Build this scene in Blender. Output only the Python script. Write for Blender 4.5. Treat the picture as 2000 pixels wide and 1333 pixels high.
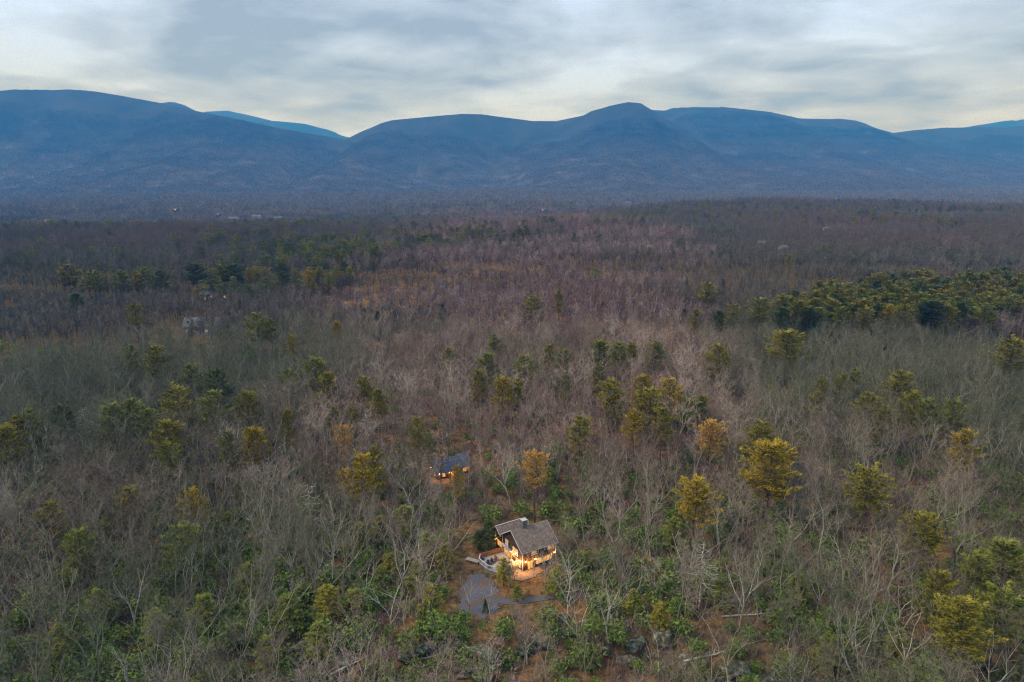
import bpy, math, random
import numpy as np
from mathutils import Vector, Euler, Matrix

R = math.radians
sc = bpy.context.scene
for o in list(bpy.data.objects):
    bpy.data.objects.remove(o)

# ------------------------------------------------------------------ camera
CAM_Z = 80.0
F = 2000 * 24.0 / 36.0
PITCH = math.atan((666.5 - 335.0) / F)
cam_d = bpy.data.cameras.new('camera')
cam_d.lens = 24.0
cam_d.sensor_width = 36.0
cam_d.clip_start = 0.5
cam_d.clip_end = 60000.0
cam = bpy.data.objects.new('camera', cam_d)
sc.collection.objects.link(cam)
cam.location = (0, 0, CAM_Z)
cam.rotation_euler = (math.pi / 2 - PITCH, 0, 0)
sc.camera = cam

# ------------------------------------------------------------------ sky, sun, exposure
SUN_EL, SUN_AZ = R(46), R(255)            # azimuth clockwise from +Y
world = bpy.data.worlds.new('World')
sc.world = world
world.use_nodes = True
wn, wl = world.node_tree.nodes, world.node_tree.links
wn.clear()


def wnode(kind, **kw):
    n = wn.new(kind)
    for k, v in kw.items():
        setattr(n, k, v)
    return n


def wmath(op, a, b=None, c=None):
    n = wnode('ShaderNodeMath', operation=op)
    for i, v in enumerate((a, b, c)):
        if v is None:
            continue
        if isinstance(v, (int, float)):
            n.inputs[i].default_value = v
        else:
            wl.new(v, n.inputs[i])
    return n.outputs[0]


w_out = wnode('ShaderNodeOutputWorld')
sky = wnode('ShaderNodeTexSky', sky_type='NISHITA', sun_disc=False)
sky.sun_elevation = SUN_EL
sky.sun_rotation = SUN_AZ
sky.air_density = 1.0
sky.dust_density = 2.0
bg_sky = wnode('ShaderNodeBackground')
bg_sky.inputs[1].default_value = 0.08
wl.new(sky.outputs[0], bg_sky.inputs[0])
tc = wnode('ShaderNodeTexCoord')
sep = wnode('ShaderNodeSeparateXYZ')
wl.new(tc.outputs['Generated'], sep.inputs[0])
zz = wmath('ADD', wmath('MAXIMUM', sep.outputs[2], 0.0), 0.14)
cx = wmath('DIVIDE', sep.outputs[0], zz)
cy = wmath('DIVIDE', sep.outputs[1], zz)
comb = wnode('ShaderNodeCombineXYZ')
wl.new(cx, comb.inputs[0])
wl.new(cy, comb.inputs[1])


def cloud_noise(scale, loc, rot, sx, sy, detail, rough, dist=0.0):
    mp = wnode('ShaderNodeMapping')
    mp.inputs['Location'].default_value = (loc[0], loc[1], 0)
    mp.inputs['Rotation'].default_value = (0, 0, R(rot))
    mp.inputs['Scale'].default_value = (sx, sy, 1)
    wl.new(comb.outputs[0], mp.inputs[0])
    nz = wnode('ShaderNodeTexNoise')
    nz.inputs['Scale'].default_value = scale
    nz.inputs['Detail'].default_value = detail
    nz.inputs['Roughness'].default_value = rough
    nz.inputs['Distortion'].default_value = dist
    wl.new(mp.outputs[0], nz.inputs['Vector'])
    return nz.outputs['Fac']


n1 = cloud_noise(1.0, (3.7, 1.9), 12, 0.95, 0.60, 4.0, 0.5, 0.5)      # big soft banks
n2 = cloud_noise(2.6, (8.1, 4.2), 9, 0.75, 0.80, 5.0, 0.55, 0.3)      # smaller wisps
tone = wmath('ADD', wmath('MULTIPLY', n1, 0.58), wmath('MULTIPLY', n2, 0.42))
ramp = wnode('ShaderNodeValToRGB')
e = ramp.color_ramp.elements
e[0].position, e[0].color = 0.39, (0.215, 0.285, 0.405, 1)
e[1].position, e[1].color = 0.60, (0.455, 0.61, 1.02, 1)
for p, c in ((0.455, (0.29, 0.38, 0.56, 1)), (0.52, (0.36, 0.47, 0.71, 1))):
    k = ramp.color_ramp.elements.new(p)
    k.color = c
wl.new(tone, ramp.inputs[0])
bg_cloud = wnode('ShaderNodeBackground')
bg_cloud.inputs[1].default_value = 1.27
wl.new(ramp.outputs[0], bg_cloud.inputs[0])
mixw = wnode('ShaderNodeMixShader')
mixw.inputs[0].default_value = 0.92
wl.new(bg_sky.outputs[0], mixw.inputs[1])
wl.new(bg_cloud.outputs[0], mixw.inputs[2])
wl.new(mixw.outputs[0], w_out.inputs[0])

sun_d = bpy.data.lights.new('sun', 'SUN')
sun_d.energy = 1.5
sun_d.angle = R(14)
sun_d.color = (1.0, 0.87, 0.76)
sun = bpy.data.objects.new('sun', sun_d)
sc.collection.objects.link(sun)
sun.rotation_euler = (math.pi / 2 - SUN_EL, 0, math.pi - SUN_AZ)

sc.view_settings.view_transform = 'Standard'
sc.view_settings.look = 'None'
sc.view_settings.gamma = 1.0
sc.view_settings.exposure = 0.45
sc.view_settings.use_curve_mapping = False
sc.render.engine = 'CYCLES'
sc.cycles.max_bounces = 3
sc.cycles.diffuse_bounces = 0
sc.cycles.glossy_bounces = 2
sc.cycles.transmission_bounces = 2
sc.cycles.volume_bounces = 0
sc.cycles.use_light_tree = True
sc.cycles.debug_use_spatial_splits = True
sc.cycles.use_adaptive_sampling = True
sc.cycles.adaptive_threshold = 0.01
sc.cycles.use_denoising = True
sc.cycles.pixel_filter_type = 'BLACKMAN_HARRIS'
sc.cycles.filter_width = 1.2
sc.cycles.denoiser = 'OPENIMAGEDENOISE'
sc.cycles.denoising_input_passes = 'RGB_ALBEDO_NORMAL'
sc.cycles.denoising_prefilter = 'NONE'
sc.cycles.sample_clamp_indirect = 4.0

rng = np.random.default_rng(11)
rnd = random.Random(5)


# ------------------------------------------------------------------ numeric helpers
def hash2(i, j, seed):
    h = (i.astype(np.int64) * 374761393 + j.astype(np.int64) * 668265263 + seed * 1442695041) & 0xFFFFFFFF
    h = ((h ^ (h >> 13)) * 1274126177) & 0xFFFFFFFF
    h = h ^ (h >> 16)
    return (h & 0xFFFFFF) / float(0xFFFFFF)


def vnoise(x, y, seed=0):
    x = np.asarray(x, float)
    y = np.asarray(y, float)
    i, j = np.floor(x), np.floor(y)
    fx, fy = x - i, y - j
    fx = fx * fx * (3 - 2 * fx)
    fy = fy * fy * (3 - 2 * fy)
    a = hash2(i, j, seed)
    b = hash2(i + 1, j, seed)
    c = hash2(i, j + 1, seed)
    d = hash2(i + 1, j + 1, seed)
    return (a * (1 - fx) + b * fx) * (1 - fy) + (c * (1 - fx) + d * fx) * fy


def fbm(x, y, seed=0, octv=4):
    s, a, t = 0.0, 0.5, 0.0
    for k in range(octv):
        s = s + a * vnoise(np.asarray(x) * 2 ** k + 13.1 * k, np.asarray(y) * 2 ** k + 7.7 * k, seed + k)
        t += a
        a *= 0.5
    return s / t


def sstep(a, b, x):
    t = np.clip((np.asarray(x, float) - a) / (b - a), 0, 1)
    return t * t * (3 - 2 * t)


def ledge_y(x):
    return 101.5 + 4.0 * np.sin(np.asarray(x) * 0.09 + 0.7) + 2.0 * np.sin(np.asarray(x) * 0.31)


def ridge_y(x):
    x = np.asarray(x, float)
    return 425 + 0.06 * x + 28 * np.sin(x * 0.008 + 1.0) + 12 * np.sin(x * 0.023)


def ground_z(x, y):
    """height of the bare ground, house pad at 0"""
    x = np.asarray(x, float)
    y = np.asarray(y, float)
    d = np.hypot(x, y)
    z = (fbm(x / 160 + 5, y / 160, 3, 3) - 0.5) * 10 * sstep(180, 330, d)
    z = z + (fbm(x / 700 + 2, y / 700, 9, 3) - 0.5) * 34 * sstep(500, 1300, d)
    # step of rock in front of the house
    w = sstep(-52, -34, x) * (1 - sstep(46, 66, x))
    z = z - 3.2 * w * (1 - sstep(ledge_y(x) - 1.6, ledge_y(x) + 0.8, y))
    z = z + 0.5 * (fbm(x / 14, y / 14, 21, 2) - 0.5) * (1 - sstep(300, 400, d))
    # wooded bench with an open leaf-strewn face
    ry = ridge_y(x)
    z = z + 10 * sstep(ry, ry + 55, y) * (1 - sstep(760, 1150, y))
    # fall to the valley: early on the left, behind a crest on the right
    s = sstep(-150, 500, x - 0.05 * y)
    y0 = 600 + s * 900
    y1 = 1900 + s * 500
    z = z - 44 * sstep(y0, y1, y)
    return z


def ray(px, py):
    a, b = (px - 1000.0) / F, (666.5 - py) / F
    c, s = math.cos(PITCH), math.sin(PITCH)
    return np.array([a, c + b * s, -s + b * c])


_T = np.concatenate([np.linspace(60, 900, 5000), np.geomspace(900.5, 16000, 3000)])


def at(px, py, h=0.0):
    """ground point whose height-h top is seen at photo pixel (px, py)"""
    d = ray(px, py)
    x, y, z = d[0] * _T, d[1] * _T, CAM_Z + d[2] * _T
    k = np.nonzero(z <= ground_z(x, y) + h)[0]
    i = k[0] if len(k) else len(_T) - 1
    return Vector((x[i], y[i], float(ground_z(x[i], y[i]))))


def proj(x, y, z):
    c, s = math.cos(PITCH), math.sin(PITCH)
    zc = np.asarray(z) - CAM_Z
    f = y * c - zc * s
    u = y * s + zc * c
    return 1000 + F * x / f, 666.5 - F * u / f


# ------------------------------------------------------------------ mesh helpers
class MB:
    def __init__(self):
        self.v, self.f, self.m = [], [], []

    def face(self, pts, m=0):
        b = len(self.v)
        self.v += [tuple(p) for p in pts]
        self.f.append(tuple(range(b, b + len(pts))))
        self.m.append(m)

    def box(self, x0, x1, y0, y1, z0, z1, m=0):
        b = len(self.v)
        self.v += [(x0, y0, z0), (x1, y0, z0), (x1, y1, z0), (x0, y1, z0), (x0, y0, z1), (x1, y0, z1), (x1, y1, z1), (x0, y1, z1)]
        for q in ((0, 3, 2, 1), (4, 5, 6, 7), (0, 1, 5, 4), (1, 2, 6, 5), (2, 3, 7, 6), (3, 0, 4, 7)):
            self.f.append(tuple(b + i for i in q))
            self.m.append(m)
        return self

    def prism(self, poly, z0, z1, m=0):
        b, n = len(self.v), len(poly)
        self.v += [(p[0], p[1], z0) for p in poly] + [(p[0], p[1], z1) for p in poly]
        self.f.append(tuple(b + n + i for i in range(n)))
        self.f.append(tuple(b + i for i in reversed(range(n))))
        self.m += [m, m]
        for i in range(n):
            j = (i + 1) % n
            self.f.append((b + i, b + j, b + n + j, b + n + i))
            self.m.append(m)
        return self

    def slab(self, quad, t, m=0):
        """thick sheet from four top corners, thickness t downward"""
        b = len(self.v)
        self.v += [tuple(q) for q in quad] + [(q[0], q[1], q[2] - t) for q in quad]
        for q in ((0, 1, 2, 3), (7, 6, 5, 4), (0, 4, 5, 1), (1, 5, 6, 2), (2, 6, 7, 3), (3, 7, 4, 0)):
            self.f.append(tuple(b + i for i in q))
            self.m.append(m)
        return self

    def tube(self, pts, rad, sides=4, m=0, cap=False):
        b = len(self.v)
        n = len(pts)
        P = [Vector(p) for p in pts]
        for i in range(n):
            d = (P[min(i + 1, n - 1)] - P[max(i - 1, 0)])
            d = d.normalized() if d.length > 1e-9 else Vector((0, 0, 1))
            a = d.cross(Vector((0.31, 0.95, 0.07)))
            if a.length < 1e-3:
                a = d.cross(Vector((1, 0, 0)))
            a.normalize()
            c = d.cross(a)
            for k in range(sides):
                t = 2 * math.pi * k / sides
                self.v.append(tuple(P[i] + (a * math.cos(t) + c * math.sin(t)) * rad[i]))
        for i in range(n - 1):
            for k in range(sides):
                k2 = (k + 1) % sides
                self.f.append((b + i * sides + k, b + i * sides + k2, b + (i + 1) * sides + k2, b + (i + 1) * sides + k))
                self.m.append(m)
        if cap:
            self.f.append(tuple(b + (n - 1) * sides + k for k in range(sides)))
            self.m.append(m)
        return self

    def tris(self, A, m=0):
        """A: (n,3,3) array"""
        b = len(self.v)
        self.v += [tuple(p) for p in A.reshape(-1, 3).tolist()]
        for i in range(len(A)):
            self.f.append((b + 3 * i, b + 3 * i + 1, b + 3 * i + 2))
            self.m.append(m)
        return self

    def mesh(self, name, mats, smooth=False, attr=None):
        me = bpy.data.meshes.new(name)
        me.from_pydata(self.v, [], self.f)
        for k in (mats if isinstance(mats, (list, tuple)) else [mats]):
            me.materials.append(k)
        if max(self.m, default=0) > 0:
            me.polygons.foreach_set('material_index', self.m)
        if smooth:
            me.polygons.foreach_set('use_smooth', [True] * len(self.f))
        if attr is not None:
            at_ = me.attributes.new('tint', 'FLOAT', 'POINT')
            at_.data.foreach_set('value', np.asarray(attr, dtype=np.float32))
        me.update()
        return me

    def build(self, name, mats, parent=None, smooth=False):
        return link(name, self.mesh(name, mats, smooth), parent)


def link(name, me, parent=None):
    o = bpy.data.objects.new(name, me)
    sc.collection.objects.link(o)
    if parent is not None:
        o.parent = parent
    return o


def tag(o, label=None, cat=None, group=None, kind=None):
    if label:
        o['label'] = label
    if cat:
        o['category'] = cat
    if group:
        o['group'] = group
    if kind:
        o['kind'] = kind
    return o


def thing(name, label, cat, loc, rz=0.0, group=None):
    o = bpy.data.objects.new(name, None)
    sc.collection.objects.link(o)
    o.location = loc
    o.rotation_euler = (0, 0, rz)
    o.empty_display_size = 0.3
    return tag(o, label, cat, group)


def copy_tree(root, parent=None):
    c = root.copy()
    sc.collection.objects.link(c)
    c.parent = parent
    for ch in root.children:
        copy_tree(ch, c)
    return c


# ------------------------------------------------------------------ materials
class NT:
    def __init__(self, name, rough=0.9, spec=0.15):
        self.mat = bpy.data.materials.new(name)
        self.mat.use_nodes = True
        self.n, self.l = self.mat.node_tree.nodes, self.mat.node_tree.links
        self.b = self.n['Principled BSDF']
        self.b.inputs['Roughness'].default_value = rough
        self.b.inputs['Specular IOR Level'].default_value = spec

    def new(self, kind, **kw):
        n = self.n.new(kind)
        for k, v in kw.items():
            setattr(n, k, v)
        return n

    def pos(self):
        return self.new('ShaderNodeNewGeometry').outputs['Position']

    def obj(self):
        return self.new('ShaderNodeTexCoord').outputs['Object']

    def noise(self, scale, vec=None, detail=3.0, rough=0.55):
        n = self.new('ShaderNodeTexNoise')
        n.inputs['Scale'].default_value = scale
        n.inputs['Detail'].default_value = detail
        n.inputs['Roughness'].default_value = rough
        self.l.new(vec if vec is not None else self.pos(), n.inputs['Vector'])
        return n.outputs['Fac']

    def ramp(self, fac, stops):
        n = self.new('ShaderNodeValToRGB')
        el = n.color_ramp.elements
        while len(el) < len(stops):
            el.new(0.5)
        for k, (p, c) in zip(el, stops):
            k.position = p
            k.color = (c[0], c[1], c[2], 1)
        self.l.new(fac, n.inputs[0])
        return n.outputs[0]

    def mix(self, fac, a, b):
        n = self.new('ShaderNodeMix', data_type='RGBA')
        for s, v in ((n.inputs[0], fac), (n.inputs[6], a), (n.inputs[7], b)):
            if isinstance(v, (int, float)):
                s.default_value = v
            elif isinstance(v, tuple):
                s.default_value = (v[0], v[1], v[2], 1)
            else:
                self.l.new(v, s)
        return n.outputs[2]

    def math(self, op, a, b=None):
        n = self.new('ShaderNodeMath', operation=op)
        for i, v in enumerate((a, b)):
            if v is None:
                continue
            if isinstance(v, (int, float)):
                n.inputs[i].default_value = v
            else:
                self.l.new(v, n.inputs[i])
        return n.outputs[0]

    def color(self, c):
        if isinstance(c, tuple):
            self.b.inputs['Base Color'].default_value = (c[0], c[1], c[2], 1)
        else:
            self.l.new(c, self.b.inputs['Base Color'])
        return self

    def bump(self, h, strength=0.5, dist=0.1):
        n = self.new('ShaderNodeBump')
        n.inputs['Strength'].default_value = strength
        n.inputs['Distance'].default_value = dist
        self.l.new(h, n.inputs['Height'])
        self.l.new(n.outputs[0], self.b.inputs['Normal'])
        return self

    def emit(self, c, s):
        self.b.inputs['Emission Color'].default_value = (c[0], c[1], c[2], 1)
        self.b.inputs['Emission Strength'].default_value = s
        return self


M = {}


def plain(name, c, rough=0.7, var=0.25, scale=3.0, spec=0.2):
    t = NT(name, rough, spec)
    f = t.noise(scale, t.obj(), 4)
    lo = tuple(k * (1 - var) for k in c)
    hi = tuple(min(1, k * (1 + var)) for k in c)
    t.color(t.ramp(f, [(0.3, lo), (0.7, hi)]))
    M[name] = t.mat
    return t


def vignette_green(t, lo=0.42, hi=0.62):
    """0..1 patchy mask across the country: green lichen in patches, with lens vignette painted into the colours at both sides"""
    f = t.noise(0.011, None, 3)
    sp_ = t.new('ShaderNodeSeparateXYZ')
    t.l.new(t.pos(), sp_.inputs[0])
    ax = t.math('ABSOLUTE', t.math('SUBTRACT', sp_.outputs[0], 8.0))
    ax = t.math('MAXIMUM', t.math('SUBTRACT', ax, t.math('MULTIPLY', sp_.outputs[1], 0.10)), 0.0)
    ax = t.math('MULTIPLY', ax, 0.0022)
    f = t.math('ADD', f, t.math('MINIMUM', ax, 0.27))  # side term: painted vignette, colours go darker and greener outwards
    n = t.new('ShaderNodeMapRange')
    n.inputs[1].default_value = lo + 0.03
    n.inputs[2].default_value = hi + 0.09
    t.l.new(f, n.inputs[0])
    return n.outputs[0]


# leaf litter
t = NT('leaf_litter')
c1 = t.ramp(t.noise(0.06, None, 4), [(0.3, (0.17, 0.10, 0.045)), (0.5, (0.44, 0.22, 0.065)), (0.7, (0.36, 0.235, 0.12))])
c2 = t.ramp(t.noise(1.1, None, 6, 0.75), [(0.32, (0.04, 0.026, 0.015)), (0.48, (0.29, 0.15, 0.052)), (0.58, (0.44, 0.24, 0.10)), (0.72, (0.60, 0.41, 0.25))])
c3 = t.mix(0.62, c1, c2)
moss = t.ramp(t.noise(0.22, None, 5, 0.65), [(0.52, (0, 0, 0)), (0.62, (0.75, 0.75, 0.75))])
c3 = t.mix(moss, c3, (0.085, 0.095, 0.03))
dk = t.ramp(t.noise(0.5, None, 4, 0.6), [(0.46, (0, 0, 0)), (0.62, (0.8, 0.8, 0.8))])
c3 = t.mix(dk, c3, (0.05, 0.036, 0.024))
t.color(t.mix(t.math('MULTIPLY', vignette_green(t), 0.72), c3, (0.07, 0.066, 0.028)))
t.bump(t.noise(3.0, None, 5), 0.8, 0.15)
M['litter'] = t.mat

# bark and twigs
t = NT('pale_bark')
oi = t.new('ShaderNodeObjectInfo')
c = t.ramp(oi.outputs['Random'], [(0.0, (0.24, 0.19, 0.125)), (0.35, (0.44, 0.38, 0.25)), (0.7, (0.60, 0.55, 0.36)), (1.0, (0.74, 0.67, 0.48))])
c = t.mix(t.math('MULTIPLY', vignette_green(t), 0.55), c, (0.26, 0.33, 0.215))
v = t.noise(0.9, None, 4)
c = t.mix(t.math('MULTIPLY', v, 0.4), c, (0.10, 0.085, 0.06))
t.color(c)
M['bark'] = t.mat
t = NT('fine_twigs')
oi = t.new('ShaderNodeObjectInfo')
c = t.ramp(oi.outputs['Random'], [(0.0, (0.10, 0.055, 0.05)), (0.3, (0.35, 0.20, 0.175)), (0.7, (0.48, 0.325, 0.25)), (1.0, (0.82, 0.60, 0.48))])
c = t.mix(t.math('MULTIPLY', vignette_green(t), 0.72), c, (0.072, 0.128, 0.055))
t.color(c)
M['twig'] = t.mat
t = NT('white_bark')
v = t.noise(1.2, t.obj(), 4)
t.color(t.ramp(v, [(0.3, (0.42, 0.39, 0.27)), (0.6, (0.72, 0.67, 0.50))]))
M['white_bark'] = t.mat
# distant canopy, a tint value per tree
t = NT('far_canopy')
a = t.new('ShaderNodeAttribute', attribute_name='tint')
c = t.ramp(a.outputs['Fac'], [(0.0, (0.07, 0.042, 0.04)), (0.35, (0.29, 0.18, 0.172)), (0.65, (0.37, 0.26, 0.23)), (0.86, (0.72, 0.55, 0.49)), (0.93, (0.17, 0.14, 0.05)), (1.0, (0.05, 0.07, 0.03))])
n = t.noise(0.0035, None, 4)
c = t.mix(t.math('MULTIPLY', vignette_green(t), 0.72), c, (0.075, 0.115, 0.07))
c = t.mix(t.ramp(n, [(0.42, (0, 0, 0)), (0.62, (0.55, 0.55, 0.55))]), c, (0.23, 0.145, 0.125))
t.color(c)
M['canopy'] = t.mat


t = NT('mountain_canopy')
a = t.new('ShaderNodeAttribute', attribute_name='tint')
hi_ = t.ramp(a.outputs['Fac'], [(0.0, (0.015, 0.022, 0.016)), (0.5, (0.034, 0.042, 0.030)), (0.8, (0.055, 0.058, 0.042)), (1.0, (0.012, 0.022, 0.012))])
lo_ = t.ramp(a.outputs['Fac'], [(0.0, (0.07, 0.065, 0.05)), (0.5, (0.17, 0.145, 0.105)), (0.8, (0.29, 0.24, 0.17)), (0.93, (0.09, 0.10, 0.055)), (1.0, (0.02, 0.035, 0.02))])
sp_ = t.new('ShaderNodeSeparateXYZ')
t.l.new(t.pos(), sp_.inputs[0])
mr = t.new('ShaderNodeMapRange')           # bare woods below, spruce and fir towards the crest
mr.inputs[1].default_value = 20.0
mr.inputs[2].default_value = 420.0
t.l.new(t.math('ADD', sp_.outputs[2], t.math('MULTIPLY', t.math('SUBTRACT', t.noise(0.0018, None, 4), 0.5), 420.0)), mr.inputs[0])
band_v = t.new('ShaderNodeMapping')         # dark evergreen belts along the rock ledges
band_v.inputs['Scale'].default_value = (0.0007, 0.0007, 0.014)
t.l.new(t.pos(), band_v.inputs[0])
belt = t.ramp(t.noise(1.0, band_v.outputs[0], 4, 0.6), [(0.44, (0, 0, 0)), (0.60, (1, 1, 1))])
mixf = t.math('MINIMUM', t.math('ADD', t.math('MULTIPLY', mr.outputs[0], 0.65), t.math('MULTIPLY', t.math('MULTIPLY', belt, mr.outputs[0]), 0.5)), 1.0)
t.color(t.mix(mixf, lo_, hi_))
M['mountain_canopy'] = t.mat


t = NT('foothill_canopy')
a = t.new('ShaderNodeAttribute', attribute_name='tint')
t.color(t.ramp(a.outputs['Fac'], [(0.0, (0.09, 0.085, 0.065)), (0.5, (0.22, 0.195, 0.145)), (0.8, (0.40, 0.34, 0.25)), (0.93, (0.09, 0.10, 0.055)), (1.0, (0.02, 0.035, 0.02))]))
M['foothill_canopy'] = t.mat


def foliage(name, a, b, c):
    t = NT(name, 0.75, 0.2)
    oi = t.new('ShaderNodeObjectInfo')
    f = t.noise(0.9, None, 3)
    k = t.ramp(f, [(0.3, a), (0.5, b), (0.72, c)])
    k = t.mix(t.math('MULTIPLY', oi.outputs['Random'], 0.4), k, a)
    t.color(k)
    t.b.inputs['Subsurface Weight'].default_value = 0.0
    M[name] = t.mat


foliage('needle_green', (0.135, 0.161, 0.026), (0.270, 0.294, 0.042), (0.459, 0.462, 0.065))
foliage('needle_dark', (0.052, 0.087, 0.023), (0.098, 0.145, 0.033), (0.156, 0.203, 0.046))
foliage('needle_olive', (0.17, 0.165, 0.022), (0.34, 0.295, 0.032), (0.54, 0.43, 0.045))
foliage('needle_gold', (0.31, 0.22, 0.02), (0.56, 0.385, 0.028), (0.74, 0.51, 0.036))
foliage('needle_orange', (0.442, 0.230, 0.036), (0.728, 0.380, 0.059), (0.850, 0.506, 0.090))
foliage('laurel_leaf', (0.099, 0.150, 0.028), (0.198, 0.300, 0.050), (0.352, 0.444, 0.077))
plain('pine_bark', (0.13, 0.095, 0.07), 0.9, 0.4, 2.0)

# mountain ground
t = NT('mountain_slope')
c = t.ramp(t.noise(0.004, None, 6, 0.65), [(0.35, (0.02, 0.028, 0.02)), (0.55, (0.04, 0.045, 0.035)), (0.7, (0.06, 0.06, 0.045))])
c2 = t.ramp(t.noise(0.01, None, 6, 0.7), [(0.35, (0.06, 0.055, 0.04)), (0.55, (0.14, 0.115, 0.08)), (0.7, (0.20, 0.16, 0.11))])
sp_ = t.new('ShaderNodeSeparateXYZ')
t.l.new(t.pos(), sp_.inputs[0])
mr = t.new('ShaderNodeMapRange')
mr.inputs[1].default_value = 10.0
mr.inputs[2].default_value = 380.0
t.l.new(t.math('ADD', sp_.outputs[2], t.math('MULTIPLY', t.math('SUBTRACT', t.noise(0.0018, None, 4), 0.5), 420.0)), mr.inputs[0])
t.color(t.mix(mr.outputs[0], c2, c))
t.bump(t.noise(0.03, None, 5, 0.7), 1.0, 8.0)
M['mountain'] = t.mat

# rock and gravel
t = NT('mossy_rock')
c = t.ramp(t.noise(1.4, None, 5), [(0.3, (0.04, 0.042, 0.026)), (0.48, (0.13, 0.13, 0.085)), (0.7, (0.42, 0.40, 0.29))])
c = t.mix(t.ramp(t.noise(0.8, None, 3), [(0.45, (0, 0, 0)), (0.62, (0.8, 0.8, 0.8))]), c, (0.06, 0.075, 0.03))
t.color(c)
t.bump(t.noise(3.5, None, 5), 0.8, 0.15)
M['rock'] = t.mat
t = NT('blue_grey_gravel')
c = t.ramp(t.noise(5.0, None, 4, 0.7), [(0.3, (0.07, 0.074, 0.088)), (0.5, (0.145, 0.15, 0.175)), (0.75, (0.26, 0.26, 0.29))])
c = t.mix(t.ramp(t.noise(0.45, None, 4), [(0.46, (0, 0, 0)), (0.62, (0.75, 0.75, 0.75))]), c, (0.20, 0.125, 0.065))
t.color(c)
t.bump(t.noise(9.0, None, 3), 0.6, 0.05)
M['gravel'] = t.mat

# buildings
t = NT('weathered_shingle')
w_ = t.new('ShaderNodeTexWave', wave_type='BANDS', bands_direction='Z')
w_.inputs['Scale'].default_value = 2.2
w_.inputs['Distortion'].default_value = 0.6
t.l.new(t.obj(), w_.inputs['Vector'])
c = t.ramp(t.noise(1.6, t.obj(), 5), [(0.3, (0.17, 0.125, 0.095)), (0.55, (0.29, 0.22, 0.165)), (0.75, (0.42, 0.33, 0.25))])
c = t.mix(t.math('MULTIPLY', w_.outputs['Fac'], 0.3), c, (0.11, 0.10, 0.10))
t.color(c)
M['shingle'] = t.mat
t = NT('blue_grey_roof', 0.6, 0.3)
c = t.ramp(t.noise(1.1, t.obj(), 5), [(0.3, (0.095, 0.105, 0.145)), (0.6, (0.155, 0.165, 0.215)), (0.8, (0.22, 0.225, 0.26))])
t.color(c)
M['blue_roof'] = t.mat
t = NT('dark_siding')
w_ = t.new('ShaderNodeTexWave', wave_type='BANDS', bands_direction='Z')
w_.inputs['Scale'].default_value = 1.6
t.l.new(t.obj(), w_.inputs['Vector'])
c = t.ramp(t.noise(2.0, t.obj(), 4), [(0.3, (0.05, 0.032, 0.02)), (0.7, (0.12, 0.078, 0.048))])
t.color(t.mix(t.math('MULTIPLY', w_.outputs['Fac'], 0.3), c, (0.02, 0.015, 0.012)))
M['siding'] = t.mat
plain('white_trim', (0.72, 0.71, 0.68), 0.6, 0.12)
plain('cedar', (0.30, 0.17, 0.085), 0.75, 0.3)
plain('deck_wood', (0.46, 0.42, 0.38), 0.8, 0.2)
plain('deck_skirt', (0.27, 0.28, 0.22), 0.85, 0.25)
plain('chimney_stone', (0.20, 0.205, 0.19), 0.9, 0.45, 4.0)
plain('cap_metal', (0.55, 0.57, 0.57), 0.5, 0.1)
plain('chair_dark', (0.035, 0.04, 0.055), 0.6, 0.2)
plain('chair_brown', (0.16, 0.09, 0.05), 0.7, 0.2)
plain('clay_wall', (0.42, 0.34, 0.31), 0.8, 0.2)
plain('pale_wall', (0.36, 0.35, 0.33), 0.8, 0.15)
plain('grey_roof', (0.17, 0.165, 0.16), 0.8, 0.25, 1.0)
plain('flagstone', (0.27, 0.20, 0.14), 0.9, 0.3, 2.0)
plain('black_metal', (0.03, 0.03, 0.03), 0.5, 0.1)


def lit(name, c, s):
    t = NT(name, 0.3, 0.4)
    t.color((0.5, 0.35, 0.18))
    f = t.noise(1.7, t.obj(), 2)
    e_ = t.ramp(f, [(0.3, tuple(k * 0.45 for k in c)), (0.65, c)])
    t.l.new(e_, t.b.inputs['Emission Color'])
    t.b.inputs['Emission Strength'].default_value = s
    t.mat.cycles.emission_sampling = 'NONE'
    M[name] = t.mat


lit('lit_pane', (1.0, 0.44, 0.10), 0.75)
lit('soft_pane', (1.0, 0.62, 0.36), 0.42)
lit('bulb', (1.0, 0.60, 0.22), 14.0)
lit('far_lamp', (1.0, 0.45, 0.15), 1.6)
lit('cool_lamp', (1.0, 0.78, 0.62), 5.0)

# ------------------------------------------------------------------ ground
def axis(lo, hi, n, c, k):
    a, b = math.asinh((lo - c) / k), math.asinh((hi - c) / k)
    return c + k * np.sinh(np.linspace(a, b, n))


def grid_mesh(name, X, Y, Z, mats):
    ny, nx = Z.shape
    V = np.stack([X, Y, Z], -1).reshape(-1, 3)
    i = np.arange(ny * nx).reshape(ny, nx)
    Fq = np.stack([i[:-1, :-1], i[:-1, 1:], i[1:, 1:], i[1:, :-1]], -1).reshape(-1, 4)
    me = bpy.data.meshes.new(name)
    me.vertices.add(len(V))
    me.vertices.foreach_set('co', V.ravel())
    me.loops.add(Fq.size)
    me.loops.foreach_set('vertex_index', Fq.ravel().astype(np.int32))
    me.polygons.add(len(Fq))
    me.polygons.foreach_set('loop_start', np.arange(0, Fq.size, 4, dtype=np.int32))
    me.polygons.foreach_set('use_smooth', np.ones(len(Fq), dtype=bool))
    me.update(calc_edges=True)
    me.materials.append(mats)
    return me


xs = axis(-13000, 13000, 300, 0, 60)
ys = axis(-900, 13700, 330, 105, 60)
GX, GY = np.meshgrid(xs, ys)
tag(link('ground', grid_mesh('ground', GX, GY, ground_z(GX, GY), M['litter'])), 'brown leaf litter forest floor running to the mountains', 'ground', kind='structure')

# ------------------------------------------------------------------ mountains
MOUNT = []


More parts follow.
